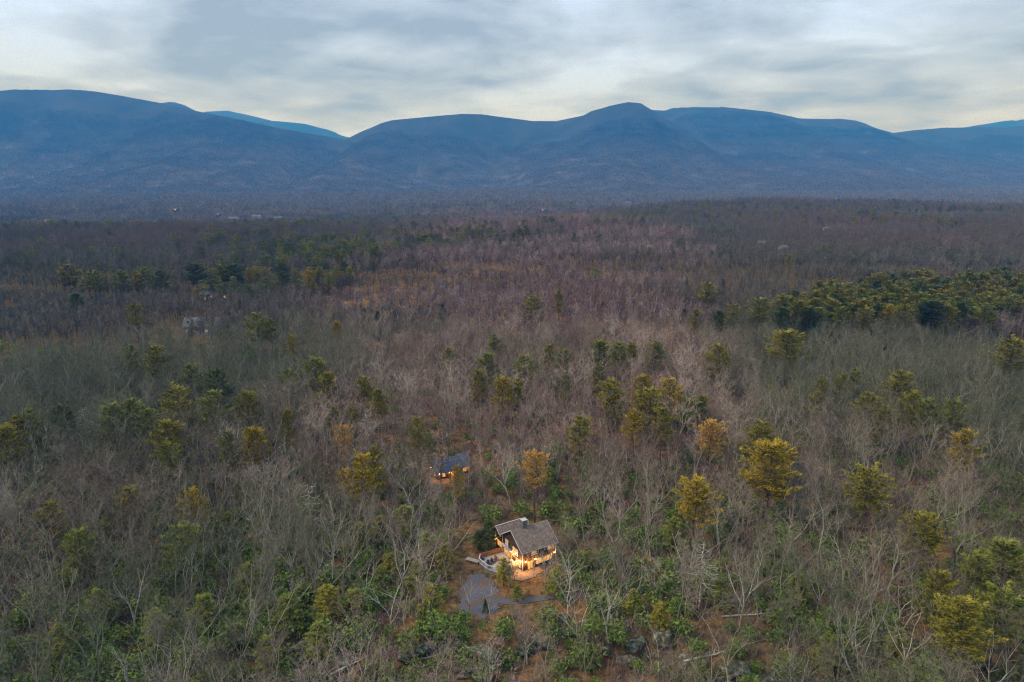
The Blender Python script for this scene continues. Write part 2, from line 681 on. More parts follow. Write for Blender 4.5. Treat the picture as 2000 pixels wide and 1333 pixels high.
def mountain(name, label, Yr, Yb, prof, seed, back=1800, drop=5.0):
    px = np.array([p[0] for p in prof], float)
    X_, Z_ = [], []
    for a, b in prof:
        d = ray(a, b)
        k = Yr / d[1]
        X_.append(d[0] * k)
        Z_.append(CAM_Z + d[2] * k - drop)
    X_, Z_ = np.array(X_), np.array(Z_)

    def hz(x, y):
        P = np.interp(x, X_, Z_)
        P = P + (fbm(x / 260, x * 0 + seed, seed, 3) - 0.5) * 8
        base = -60.0
        tt = (y - Yb + 1100 * (fbm(x / 1100, y * 0 + 3.3, seed + 5, 3) - 0.5)) / (Yr - Yb)
        tt = np.where(tt > 1, 1, tt)
        q = np.clip(tt, 0, 1)
        s = 0.05 * q + 0.95 * q ** 2.1
        s = s + 0.004 * np.sin(q * 34 + 3 * fbm(x / 900, y / 900, seed + 2, 2)) * q * (1 - q) * 4
        gul = (fbm(x / 620, y / 2400, seed + 8, 4) - 0.5) * 210 * (q * (1 - q) * 4) ** 1.2
        h = base + (P - base) * s + gul * np.clip((P - base) / 500, 0, 1)
        over = np.clip((y - Yr) / back, 0, 1)
        return np.where(y > Yr, P - (P - base) * 0.55 * over ** 1.3, h)
    ym = np.concatenate([np.linspace(Yb - 300, Yr, 70), np.linspace(Yr, Yr + back, 14)[1:]])
    xm = np.linspace(X_[0], X_[-1], 260)
    A, B = np.meshgrid(xm, ym)
    H = hz(A, B)
    tag(link(name, grid_mesh(name, A, B, H, M['mountain'])), label, 'mountain', kind='structure')
    MOUNT.append((hz, X_[0], X_[-1], Yb - 200, Yr - 330))


mountain('mountain', 'broad blue wooded mountain with a rounded summit on the left', 6300, 3700,
         [(-700, 235), (-350, 215), (-120, 200), (0, 187), (60, 179), (140, 175), (200, 181), (300, 198), (350, 208), (400, 220), (470, 233), (540, 249), (620, 263), (680, 274), (760, 296), (860, 330), (960, 352), (1050, 358)], 31)
mountain('mountain', 'low double knob showing behind the shoulder of the left mountain', 8900, 7400,
         [(150, 235), (220, 205), (262, 192), (290, 193), (310, 197), (330, 194), (350, 200), (375, 213), (430, 240), (520, 270)], 37)
mountain('mountain', 'pale blue far ridge seen through the notch', 12600, 11300,
         [(300, 250), (380, 226), (410, 219), (450, 217), (500, 228), (540, 238), (600, 243), (640, 253), (670, 264), (720, 275), (800, 285)], 41, 900)
mountain('mountain', 'long blue central mountain stepping up to a flat-topped knob', 6500, 3700,
         [(470, 356), (540, 328), (600, 299), (670, 268), (700, 252), (740, 235), (760, 229), (830, 222), (900, 216), (940, 217), (980, 223), (1040, 231), (1090, 231), (1140, 220), (1190, 207), (1225, 200), (1250, 202), (1262, 211), (1300, 235), (1350, 262), (1420, 292), (1520, 322), (1620, 345), (1700, 358)], 47)
mountain('mountain', 'blue right-hand mountain with a level crest dipping to a saddle', 8000, 4000,
         [(1050, 330), (1150, 260), (1220, 215), (1262, 208), (1300, 210), (1400, 211), (1450, 216), (1540, 226), (1620, 229), (1690, 237), (1720, 247), (1750, 256), (1800, 250), (1850, 246), (1940, 243), (2000, 246), (2150, 252), (2400, 262), (2700, 275)], 53)
mountain('mountain', 'faint blue ridge tip above the right-hand saddle', 12400, 11300,
         [(1800, 262), (1900, 246), (1960, 236), (2000, 233), (2060, 238), (2150, 255), (2300, 275)], 59, 900)

# ------------------------------------------------------------------ house placement (needed for clearings)
HOUSE = at(1021, 1117)
HOUSE_RZ = R(31)
HSC = 0.84          # size of the house, deck and walkway
HZ = HOUSE.z
COT = at(853, 938)
COT_RZ = R(24)


def house_pt(u, v):
    c, s = math.cos(HOUSE_RZ), math.sin(HOUSE_RZ)
    u, v = u * HSC, v * HSC
    return HOUSE.x + c * u - s * v, HOUSE.y + s * u + c * v


KEEP_OUT = [  # photo rectangles that stay open to view (x0, y0, x1, y1, chance that a tree standing before it is dropped)
    (938, 1022, 1092, 1122, 0.78), (893, 1122, 985, 1208, 0.76), (836, 890, 918, 934, 0.6), (985, 1120, 1100, 1260, 0.25),
    (930, 1210, 1250, 1262, 0.2), (1090, 1120, 1190, 1200, 0.1), (965, 985, 1085, 1020, 0.25), (1050, 1150, 1180, 1180, 0.15),
    (700, 840, 850, 890, 0.35), (870, 1260, 1330, 1333, 0.5),
]


def cleared(x, y, h, seed):
    """True where no forest tree stands: house, drive and cottage clearings"""
    g = ground_z(x, y)
    bx, by = proj(x, y, g)
    tx, ty = proj(x, y, g + h)
    r = hash2(np.round(x * 7), np.round(y * 7), seed)
    out = np.zeros(len(x), bool)
    for x0, y0, x1, y1, p in KEEP_OUT:
        hit = (bx > x0 - 14) & (bx < x1 + 14) & (ty < y1) & (by > y0)
        out |= hit & (r < p)
    dx, dy = x - HOUSE.x, y - HOUSE.y
    c, s = math.cos(HOUSE_RZ), math.sin(HOUSE_RZ)
    u, v = dx * c + dy * s, -dx * s + dy * c
    out |= (u > -8) & (u < 14) & (v > -4) & (v < 18)
    dx, dy = x - COT.x, y - COT.y
    c, s = math.cos(COT_RZ), math.sin(COT_RZ)
    u, v = dx * c + dy * s, -dx * s + dy * c
    out |= (u > -4) & (u < 16) & (v > -4) & (v < 9)
    return out


# ------------------------------------------------------------------ conifers
def conifer(seed, kind):
    """pine: tiered plates on an upper crown; spruce: full cone; hemlock: dense soft cone. H=20, widest radius 4"""
    r = random.Random(seed)
    g = np.random.default_rng(seed)
    T, W = MB(), []
    H = 20.0
    pts = [(r.gauss(0, 0.04) * i, r.gauss(0, 0.04) * i, -0.8 + (H + 0.4) * i / 7) for i in range(8)]
    T.tube(pts, [0.30 * (1 - 0.9 * i / 7) for i in range(8)], 6)
    z0 = {'pine': 0.44, 'spruce': 0.05, 'hemlock': 0.24, 'thin': 0.62}[kind] * H
    z = z0
    step = {'pine': 1.0, 'spruce': 0.62, 'hemlock': 0.7, 'thin': 0.8}[kind]
    while z < H - 0.4:
        f = (z - z0) / (H - z0)
        if kind in ('pine', 'thin'):
            rad = 4.0 * min(1.0, 0.6 + 1.5 * f) * (1 - f ** 2.2) ** 0.8 + 0.4
        elif kind == 'spruce':
            rad = 4.0 * (1 - f) ** 0.85 + 0.3
        else:
            rad = 4.0 * (1 - f ** 1.5) ** 0.8 * r.uniform(0.75, 1.1) + 0.3
        nb = r.randint(6, 8)
        a0 = r.random() * 6.28
        for b in range(nb):
            if kind in ('pine', 'hemlock') and r.random() < (0.16 if kind == 'pine' else 0.3):
                continue
            a = a0 + b * 6.28 / nb + r.gauss(0, 0.25)
            Lb = rad * (r.uniform(0.5, 1.2) if kind in ('pine', 'thin') else r.uniform(0.72, 1.12) if kind == 'spruce' else r.uniform(0.45, 1.2))
            rise = (0.30 + 0.5 * f if kind in ('pine', 'thin') else -0.12 + 0.45 * f) + r.gauss(0, 0.08)
            d = np.array([math.cos(a), math.sin(a), rise])
            side = np.array([-math.sin(a), math.cos(a), 0.0])
            p0 = np.array([0, 0, z + r.gauss(0, 0.15)])
            tip = p0 + d * Lb
            T.tube([tuple(p0), tuple(tip)], [0.05, 0.012], 3)
            n = int((10 + 13 * Lb / 4 * 2) * {'hemlock': 0.72, 'thin': 0.62}.get(kind, 1))
            tt = g.uniform(0.22, 1.05, n) ** 0.8
            lat = g.normal(0, 0.20, n) * Lb * np.clip(1.25 - tt, 0.25, 1)
            P = p0 + d * (Lb * tt)[:, None] + side * lat[:, None] + g.normal(0, 0.15, (n, 3))
            droop = {'pine': 0.0, 'thin': 0.0, 'spruce': -0.25, 'hemlock': -0.3}[kind]
            for _ in range(5 if kind in ('pine', 'hemlock') else 3):
                D = d * 0.6 + side * g.normal(0, 0.7, (n, 1)) + np.array([0, 0, 1]) * (g.normal(0.18, 0.32, (n, 1)) + droop)
                D /= np.linalg.norm(D, axis=1)[:, None]
                S = np.cross(D, np.array([0, 0, 1]) + g.normal(0, 0.45, (n, 3)))
                S /= np.linalg.norm(S, axis=1)[:, None]
                le = g.uniform(0.30, 0.65, (n, 1))
                w = g.uniform(0.06, 0.13, (n, 1))
                W.append(np.stack([P - S * w, P + S * w, P + D * le], 1))
        z += step * r.uniform(0.75, 1.25)
    Wm = MB()
    Wm.tris(np.concatenate(W))
    return T, Wm


CON = {}
for kind, cnt in (('pine', 4), ('spruce', 2), ('hemlock', 2), ('thin', 2)):
    CON[kind] = []
    for i in range(cnt):
        T, Wm = conifer(900 + 10 * len(CON) + i, kind)
        CON[kind].append((T.mesh('trunk', M['pine_bark']), Wm.mesh('crown', M['needle_green'])))
NEEDLE = {'g': ('green', 'needle_green'), 'd': ('dark green', 'needle_dark'), 'y': ('olive', 'needle_olive'), 'o': ('golden', 'needle_gold'), 'r': ('rusty orange', 'needle_orange')}

# photo position of the top, crown width in photo pixels, colour, kind
PINES = [
    # left side
    (56, 803, 38, 'g', 'p'), (8, 836, 40, 'y', 'p'), (120, 792, 36, 'd', 'p'), (217, 788, 48, 'g', 'p'), (255, 783, 44, 'g', 'p'), (284, 803, 38, 'g', 'p'),
    (372, 711, 44, 'g', 'p'), (418, 724, 50, 'd', 'p'), (345, 756, 60, 'y', 'p'), (414, 768, 52, 'g', 'p'), (324, 824, 50, 'y', 'p'), (443, 846, 36, 'g', 'p'),
    (482, 768, 42, 'y', 'p'), (492, 838, 46, 'o', 'p'), (180, 868, 48, 'g', 'h'), (329, 866, 44, 'g', 'p'), (248, 955, 62, 'y', 'p'), (374, 957, 56, 'o', 'p'),
    (253, 674, 26, 'g', 'p'), (304, 675, 42, 'y', 'p'), (95, 985, 54, 'y', 'p'), (150, 1040, 60, 'g', 'p'), (352, 1026, 74, 'g', 'p'), (30, 815, 34, 'y', 'p'),
    (145, 572, 46, 'd', 's'), (180, 529, 34, 'g', 'p'), (235, 529, 28, 'g', 'p'), (263, 531, 18, 'o', 'p'), (278, 522, 28, 'g', 'p'), (312, 528, 30, 'd', 'p'),
    (380, 516, 36, 'd', 'p'), (430, 518, 34, 'g', 'p'), (456, 517, 38, 'd', 'p'), (486, 525, 20, 'o', 'p'),
    (261, 594, 24, 'y', 'p'), (500, 612, 44, 'g', 'p'), (130, 517, 34, 'y', 'p'), (570, 655, 24, 'o', 'p'),
    # middle
    (549, 516, 30, 'd', 'p'), (602, 529, 24, 'o', 'p'), (625, 514, 18, 'd', 's'), (711, 601, 17, 'd', 's'), (737, 607, 26, 'd', 's'), (770, 607, 20, 'd', 's'),
    (800, 594, 18, 'y', 's'), (835, 602, 17, 'd', 's'), (864, 593, 26, 'd', 's'), (877, 682, 24, 'y', 'p'), (964, 655, 26, 'g', 'p'), (657, 629, 20, 'o', 'p'),
    (527, 624, 24, 'y', 'p'), (562, 723, 34, 'g', 'p'), (615, 702, 46, 'g', 'p'), (640, 731, 46, 'y', 'p'), (710, 738, 42, 'y', 'p'), (738, 763, 36, 'y', 'p'),
    (650, 794, 26, 'g', 'p'), (560, 802, 22, 'y', 'p'), (688, 790, 26, 'y', 'p'), (670, 832, 36, 'r', 't'), (816, 816, 38, 'y', 'p'), (952, 693, 44, 'g', 'p'),
    (934, 725, 36, 'y', 'p'), (982, 740, 42, 'o', 'p'), (1012, 742, 30, 'y', 'p'), (707, 888, 62, 'o', 'p'), (731, 876, 36, 'y', 'p'), (672, 922, 40, 'r', 't'),
    (893, 912, 30, 'o', 'p'), (684, 968, 38, 'g', 'h'), (1025, 695, 46, 'g', 'p'), (1073, 676, 30, 'y', 'p'), (1102, 682, 34, 'g', 'p'), (1105, 728, 26, 'g', 'p'),
    (1133, 815, 48, 'y', 'p'), (1046, 889, 58, 'r', 't'), (1172, 667, 36, 'g', 'p'), (1210, 671, 40, 'g', 'p'), (1234, 670, 30, 'y', 'p'), (1284, 669, 38, 'g', 'p'),
    (1170, 713, 28, 'g', 'p'), (1195, 744, 56, 'y', 'p'), (1256, 735, 42, 'o', 'p'), (1308, 742, 48, 'o', 'p'), (1270, 762, 60, 'y', 'p'), (1329, 766, 26, 'o', 'p'),
    (1240, 803, 44, 'o', 'p'), (1295, 800, 46, 'y', 'p'), (1345, 780, 34, 'g', 'p'), (1372, 776, 34, 'g', 'p'), (1390, 829, 58, 'r', 't'), (1350, 708, 24, 'd', 'h'),
    # right
    (1040, 579, 40, 'y', 'p'), (1091, 570, 20, 'y', 'p'), (1207, 587, 18, 'd', 's'), (1229, 591, 16, 'd', 's'), (1266, 584, 20, 'y', 's'), (1342, 551, 18, 'd', 's'),
    (1341, 579, 24, 'd', 's'), (1360, 605, 22, 'y', 'p'), (1380, 553, 40, 'y', 'p'), (1412, 544, 18, 'd', 's'), (1405, 608, 26, 'd', 'p'), (1432, 594, 30, 'y', 'p'),
    (1485, 582, 44, 'g', 'p'), (1405, 674, 50, 'y', 'p'), (1540, 648, 60, 'y', 'p'), (1738, 597, 24, 'o', 'p'), (1825, 588, 44, 'd', 'p'), (1984, 662, 50, 'y', 'p'),
    (1605, 736, 24, 'y', 'p'), (1598, 768, 32, 'y', 'p'), (1647, 733, 28, 'y', 'p'), (1671, 722, 26, 'g', 'p'), (1759, 727, 48, 'y', 'p'), (1697, 770, 46, 'y', 'p'),
    (1730, 795, 34, 'y', 'p'), (1788, 766, 46, 'y', 'p'), (1815, 783, 42, 'g', 'p'), (1866, 783, 46, 'g', 'p'), (1888, 843, 42, 'o', 'p'), (1702, 915, 88, 'y', 'p'),
    (1488, 826, 62, 'y', 'p'), (1510, 868, 84, 'o', 'p'), (1362, 938, 92, 'o', 'p'), (1806, 1005, 76, 'y', 'p'), (1968, 1062, 90, 'g', 'p'), (1915, 1085, 60, 'g', 'p'),
    (1886, 1176, 100, 'y', 'p'), (1838, 1120, 64, 'y', 'p'), (1960, 1150, 80, 'g', 'p'), (1265, 1082, 22, 'o', 'h'), (1160, 985, 36, 'y', 'h'), (1320, 1010, 60, 'g', 'h'),
    # round the house
    (954, 1017, 46, 'd', 'h', 7.0), (934, 1036, 34, 'd', 'h', 4.6), (984, 1090, 44, 'y', 'h'), (1086, 1112, 46, 'g', 'h'), (1100, 1128, 34, 'g', 'h'), (1075, 980, 34, 'g', 'h'),
    (948, 1170, 14, 'd', 's'), (1010, 1142, 28, 'g', 'h'),
    # green crowns left of the drive
    (790, 985, 66, 'g', 'h'), (742, 1005, 56, 'y', 'h'), (835, 1040, 60, 'g', 'h'), (870, 1060, 52, 'y', 'h'), (700, 1020, 56, 'g', 'h'), (815, 1095, 60, 'g', 'h'),
    (760, 1080, 56, 'y', 'h'), (640, 1140, 70, 'y', 'h'), (560, 1160, 66, 'g', 'h'), (840, 1145, 60, 'y', 'h'), (690, 1150, 56, 'g', 'h'), (620, 1215, 60, 'g', 'h'),
    (480, 1100, 60, 'g', 'h'), (395, 1160, 60, 'g', 'h'), (300, 1190, 64, 'g', 'h'), (190, 1150, 56, 'g', 'h'), (520, 1240, 66, 'g', 'h'), (110, 1220, 60, 'g', 'h'),
    (1240, 1150, 46, 'g', 'h'), (1290, 1175, 46, 'y', 'h'), (1410, 1130, 50, 'g', 'h'), (1560, 1120, 54, 'g', 'h'), (1620, 1240, 60, 'g', 'h'), (1760, 1230, 54, 'g', 'h'),
]
LANDMARK = [('the lit house', 1030, 1070), ('the small lit cottage', 878, 915), ('the gravel parking pad', 935, 1165), ('the front rock ledge', 1090, 1270), ('the grey house with dormers', 392, 640),
            ('the lit windows in the far left woods', 420, 572), ('the long pine stand', 1740, 565), ('the white dead tree', 160, 820), ('the pale twiggy treetop', 1702, 738),
            ('the lower right corner', 1960, 1300), ('the lower left corner', 40, 1300), ('the left edge', 0, 900), ('the right edge', 2000, 850), ('the open reddish slope', 640, 585),
            ('the middle of the picture', 1000, 660), ('the tallest golden pine', 1510, 900)]
pend = []
PINE_AT = []
for i, (x, y, w, col, kd, *fixed) in enumerate(PINES):
    kind = {'p': 'pine', 's': 'spruce', 'h': 'hemlock', 't': 'thin'}[kd]
    h = 17.0
    for _ in range(3):
        p = at(x, y, h)
        dist = math.hypot(math.hypot(p.x, p.y), CAM_Z - h)
        wm = (1.08 if y < 900 else 0.88) * w * dist / F
        if kd in 'pt':
            h = min(22.0, max(18.0, 12.5 + 0.9 * wm)) if y < 900 else min(18.5, max(14.5, 10.0 + 0.8 * wm))
        else:
            h = min(17.0, max(3.0, (2.0 if kd == 's' else 1.5) * wm))
        if fixed:
            h = fixed[0]
        elif dist > 330 and kd in 'pt':
            h = max(h, 20.0)
    p = at(x, y, h)
    k = rnd.randrange(len(CON[kind]))
    o = thing({'p': 'pine_tree', 's': 'spruce_tree', 'h': 'hemlock_tree', 't': 'pine_tree'}[kd], None, 'tree', p, rnd.random() * 6.28, 'evergreens scattered through the bare forest')
    PINE_AT.append((p.x, p.y, wm / 2))
    o.scale = (wm / 7.6, wm / 7.6, h / 20)
    tr, cr = link('trunk', CON[kind][k][0], o), link('crown', CON[kind][k][1], o)
    cr.material_slots[0].link = 'OBJECT'
    cr.material_slots[0].material = M[NEEDLE[col][1]]
    lm = min((l for l in LANDMARK if not (l[0] == 'the tallest golden pine' and (x, y) == (1510, 868))), key=lambda l: math.hypot((x - l[1]), (y + 20 - l[2]) * 1.2))
    dx, dy = x - lm[1], (y + 20) - lm[2]
    if lm[0].endswith(('edge', 'corner', 'picture')):
        rel = 'near'
    elif abs(dx) > 1.3 * abs(dy):
        rel = 'left of' if dx < 0 else 'right of'
    else:
        rel = 'behind' if dy < 0 else 'in front of'
    size = 'tall' if h > 20 else ('small' if h < 9 else 'medium')
    pend.append((o, x, y, '%s %s %s %s %s' % (size, NEEDLE[col][0], {'p': 'pine', 's': 'spruce', 'h': 'hemlock', 't': 'bare-stemmed pine'}[kd], rel, lm[0])))
ORD = ['', 'second', 'third', 'fourth', 'fifth', 'sixth', 'seventh', 'eighth', 'ninth', 'tenth']
bykey = {}
for q in pend:
    bykey.setdefault(q[3], []).append(q)
for key, L_ in bykey.items():
    L_.sort(key=lambda q: q[1])
    for j, q in enumerate(L_):
        if len(L_) == 1:
            q[0]['label'] = key
        elif j == 0:
            q[0]['label'] = key + ', leftmost such one'
        elif j == len(L_) - 1:
            q[0]['label'] = key + ', rightmost such one'
        else:
            q[0]['label'] = key + ', %s from left' % ORD[j]

# dense pine stand on the right
top_line = [(1525, 572), (1580, 552), (1650, 540), (1750, 529), (1850, 521), (2010, 521)]
bot_line = [(1525, 622), (1600, 640), (1720, 636), (1850, 612), (2010, 598)]
cnt = 0
yy = 523.0
while yy < 642 and cnt < 165:
    x = 1522 + rnd.uniform(0, 20)
    while x < 2012:
        t0 = np.interp(x, [q[0] for q in top_line], [q[1] for q in top_line])
        t1 = np.interp(x, [q[0] for q in bot_line], [q[1] for q in bot_line])
        y = yy + rnd.uniform(-4, 4)
        rim = min(y - t0, t1 - y, (x - 1515) * 0.5)
        if t0 <= y <= t1 and rnd.random() < 0.35 + 0.03 * rim:
            h = rnd.uniform(14.5, 21)
            p = at(x, y, h)
            wm = rnd.uniform(8.0, 11.5)
            pm = rnd.choice(('needle_green', 'needle_green', 'needle_olive', 'needle_olive', 'needle_dark'))
            depth = 'back' if y < t0 + (t1 - t0) * 0.33 else ('front' if y > t0 + (t1 - t0) * 0.67 else 'middle')
            part = 'left third' if x < 1690 else ('middle third' if x < 1850 else 'right third')
            word = {'needle_green': 'green', 'needle_olive': 'olive', 'needle_dark': 'dark green'}[pm]
            o = thing('pine_tree', '%s pine in the %s rows of the dense pine stand, %s' % (word, depth, part), 'tree', p, rnd.random() * 6.28, 'pines of the dense stand, %s rows, %s' % (depth, part))
            o.scale = (wm / 7.6, wm / 7.6, h / 20)
            k = rnd.randrange(4)
            link('trunk', CON['pine'][k][0], o)
            cr = link('crown', CON['pine'][k][1], o)
            cr.material_slots[0].link = 'OBJECT'
            cr.material_slots[0].material = M[pm]
            cnt += 1
        x += rnd.uniform(18, 28)
    yy += 8.5

# ------------------------------------------------------------------ bare trees
def unit(v):
    n = math.sqrt(v[0] ** 2 + v[1] ** 2 + v[2] ** 2) or 1.0
    return (v[0] / n, v[1] / n, v[2] / n)


def bare_tree(seed, H=17.0, fork=0.38, spread=0.55, ntwig=2600, kind='oak', tw=0.040):
    """limbs as tapered tubes, twigs as slivers; returns (limb MB, twig MB)"""
    r = random.Random(seed)
    L = MB()
    segs = []

    def grow(p, d, length, rad, lev):
        n = 5 if lev < 2 else 3
        pts, rads = [p], [rad]
        q = p
        wob = (0.10, 0.20, 0.30, 0.34)[lev]
        up = (0.10, 0.16, 0.12, 0.06)[lev]
        end = 0.62 if lev == 0 else 0.28
        for i in range(n):
            d = unit((d[0] + r.gauss(0, wob), d[1] + r.gauss(0, wob), d[2] + r.gauss(0, wob * 0.6) + up))
            s = length / n
            q2 = (q[0] + d[0] * s, q[1] + d[1] * s, q[2] + d[2] * s)
            pts.append(q2)
            rads.append(rad * (1 - (1 - end) * (i + 1) / n))
            if lev >= 1:
                segs.append((q, q2, lev))
            q = q2
        if lev <= 2:
            L.tube(pts, rads, (6, 5, 3)[lev])
        if lev == 0:
            k = r.choice((3, 3, 4, 5))
            a0 = r.random() * 6.28
            for i in range(k):
                a = a0 + i * 6.28 / k + r.gauss(0, 0.3)
                t_ = spread * r.uniform(0.55, 1.25)
                dd = unit((math.cos(a) * t_, math.sin(a) * t_, 1.0))
                st = pts[-1] if i < 2 else pts[-2]
                grow(st, dd, H * (1 - fork) * r.uniform(0.68, 0.95), rad * r.uniform(0.46, 0.68), 1)
            for i in range(r.choice((0, 1, 2))):
                a = r.random() * 6.28
                grow(pts[3], unit((math.cos(a), math.sin(a), 0.45)), H * 0.25, rad * 0.28, 1)
        elif lev == 1:
            for i in range(7):
                j = min(n, 1 + int(r.uniform(0.2, 0.999) * n))
                a = r.random() * 6.28
                dd = unit((d[0] + 0.95 * math.cos(a), d[1] + 0.95 * math.sin(a), d[2] * 0.7 + 0.25))
                grow(pts[j], dd, length * r.uniform(0.3, 0.55), rads[j] * 0.72, 2)
        elif lev == 2:
            for i in range(3):
                j = r.randint(1, n)
                a = r.random() * 6.28
                dd = unit((d[0] + 0.9 * math.cos(a), d[1] + 0.9 * math.sin(a), d[2] + 0.3))
                grow(pts[j], dd, length * r.uniform(0.4, 0.7), rads[j] * 0.6, 3)
    lean = (r.gauss(0, 0.06), r.gauss(0, 0.06), 1.0)
    grow((0, 0, -0.6), unit(lean), H * fork + 0.6, H * 0.0125, 0)
    g = np.random.default_rng(seed)
    A = np.array([s[0] for s in segs])
    B = np.array([s[1] for s in segs])
    lv = np.array([s[2] for s in segs])
    ln = np.linalg.norm(B - A, axis=1) * np.where(lv == 1, 0.5, np.where(lv == 2, 1.0, 1.5))
    k = g.choice(len(A), ntwig, p=ln / ln.sum())
    tt = g.random(ntwig)[:, None]
    P = A[k] * (1 - tt) + B[k] * tt
    D = (B - A)[k]
    D /= np.linalg.norm(D, axis=1)[:, None] + 1e-9
    D = D * 0.55 + g.normal(0, 0.55, (ntwig, 3)) + np.array([0, 0, 0.38])
    D /= np.linalg.norm(D, axis=1)[:, None]
    le = g.uniform(0.45, 1.25, ntwig)[:, None] * H / 17
    S = np.cross(D, g.normal(0, 1, (ntwig, 3)))
    S /= np.linalg.norm(S, axis=1)[:, None] + 1e-9
    w = tw * g.uniform(0.6, 1.3, ntwig)[:, None]
    Mid = P + D * le
    T = np.stack([P - S * w / 2, P + S * w / 2, Mid], 1)
    # side sprigs off the first half of the twigs
    h = ntwig // 2
    P2 = P[:h] + D[:h] * le[:h] * g.uniform(0.3, 0.8, (h, 1))
    D2 = D[:h] + g.normal(0, 0.6, (h, 3))
    D2 /= np.linalg.norm(D2, axis=1)[:, None]
    S2 = np.cross(D2, g.normal(0, 1, (h, 3)))
    S2 /= np.linalg.norm(S2, axis=1)[:, None] + 1e-9
    T2 = np.stack([P2 - S2 * w[:h] * 0.4, P2 + S2 * w[:h] * 0.4, P2 + D2 * le[:h] * 0.6], 1)
    W = MB()
    W.tris(np.concatenate([T, T2]))
    return L, W


def joined(parts, name, mats):
    """several MBs into one mesh with a material each"""
    o = MB()
    for k, p in enumerate(parts):
        b = len(o.v)
        o.v += p.v
        o.f += [tuple(i + b for i in q) for q in p.f]
        o.m += [k] * len(p.f)
    return o.mesh(name, mats)


FORMS = [dict(fork=0.36, spread=0.50, H=17), dict(fork=0.30, spread=0.75, H=15), dict(fork=0.48, spread=0.38, H=18),
         dict(fork=0.42, spread=0.55, H=17), dict(fork=0.26, spread=0.62, H=14), dict(fork=0.52, spread=0.30, H=18),
         dict(fork=0.34, spread=0.85, H=15), dict(fork=0.40, spread=0.45, H=16)]
BARE = []
for i, f in enumerate(FORMS):
    Lm, Tw = bare_tree(100 + i, ntwig=1150, **f)
    BARE.append((Lm.mesh('trunk', M['bark'], True), Tw.mesh('crown', M['twig']), f['H'], joined([Lm, Tw], 'bare_tree', [M['bark'], M['twig']])))
PALE = []
for i, f in enumerate([dict(fork=0.30, spread=0.75, H=15), dict(fork=0.22, spread=0.95, H=14), dict(fork=0.34, spread=0.6, H=16), dict(fork=0.18, spread=0.5, H=15)]):
    Lm, Tw = bare_tree(300 + i, ntwig=700, tw=0.03, **f)
    PALE.append((Lm.mesh('trunk', M['white_bark'], True), Tw.mesh('crown', M['twig']), f['H']))


def scatter(name, label, cat, pts, rots, scls, idx, meshes, mesh_name):
    """one 'stuff' object: points that carry copies of a few forms"""
    col = bpy.data.collections.new(name + '_forms')
    for k, me in enumerate(meshes):
        o = bpy.data.objects.new('%s_form_%02d' % (mesh_name, k), me)
        col.objects.link(o)
    me = bpy.data.meshes.new(name)
    n = len(pts)
    me.vertices.add(n)
    me.vertices.foreach_set('co', np.asarray(pts, dtype=np.float32).ravel())
    for nm, ty, dat, key in (('rot', 'FLOAT_VECTOR', rots, 'vector'), ('scl', 'FLOAT_VECTOR', scls, 'vector'), ('idx', 'INT', idx, 'value')):
        a = me.attributes.new(nm, ty, 'POINT')
        a.data.foreach_set(key, np.asarray(dat, dtype=np.int32 if ty == 'INT' else np.float32).ravel())
    me.update()
    ob = link(name, me)
    tag(ob, label, cat, kind='stuff')
    ng = bpy.data.node_groups.new(name, 'GeometryNodeTree')
    ng.interface.new_socket('Geometry', in_out='INPUT', socket_type='NodeSocketGeometry')
    ng.interface.new_socket('Geometry', in_out='OUTPUT', socket_type='NodeSocketGeometry')
    N, Lk = ng.nodes, ng.links
    gi, go = N.new('NodeGroupInput'), N.new('NodeGroupOutput')
    ip = N.new('GeometryNodeInstanceOnPoints')
    ci = N.new('GeometryNodeCollectionInfo')
    ci.inputs['Collection'].default_value = col
    ci.inputs['Separate Children'].default_value = True
    ci.inputs['Reset Children'].default_value = True
    ip.inputs['Pick Instance'].default_value = True
    Lk.new(gi.outputs[0], ip.inputs['Points'])
    Lk.new(ci.outputs[0], ip.inputs['Instance'])
    for nm, ty, sock in (('rot', 'FLOAT_VECTOR', 'Rotation'), ('scl', 'FLOAT_VECTOR', 'Scale'), ('idx', 'INT', 'Instance Index')):
        a = N.new('GeometryNodeInputNamedAttribute')
        a.data_type = ty
        a.inputs['Name'].default_value = nm
        Lk.new(a.outputs[0], ip.inputs[sock])
    Lk.new(ip.outputs[0], go.inputs[0])
    md = ob.modifiers.new('scatter', 'NODES')
    md.node_group = ng
    return ob


TILE = 25.0
NEAR = 335.0


def tile_is_far(x, y):
    a = (np.floor(np.asarray(x) / TILE) + 0.5) * TILE
    b = (np.floor(np.asarray(y) / TILE) + 0.5) * TILE
    return np.hypot(a, b) > NEAR


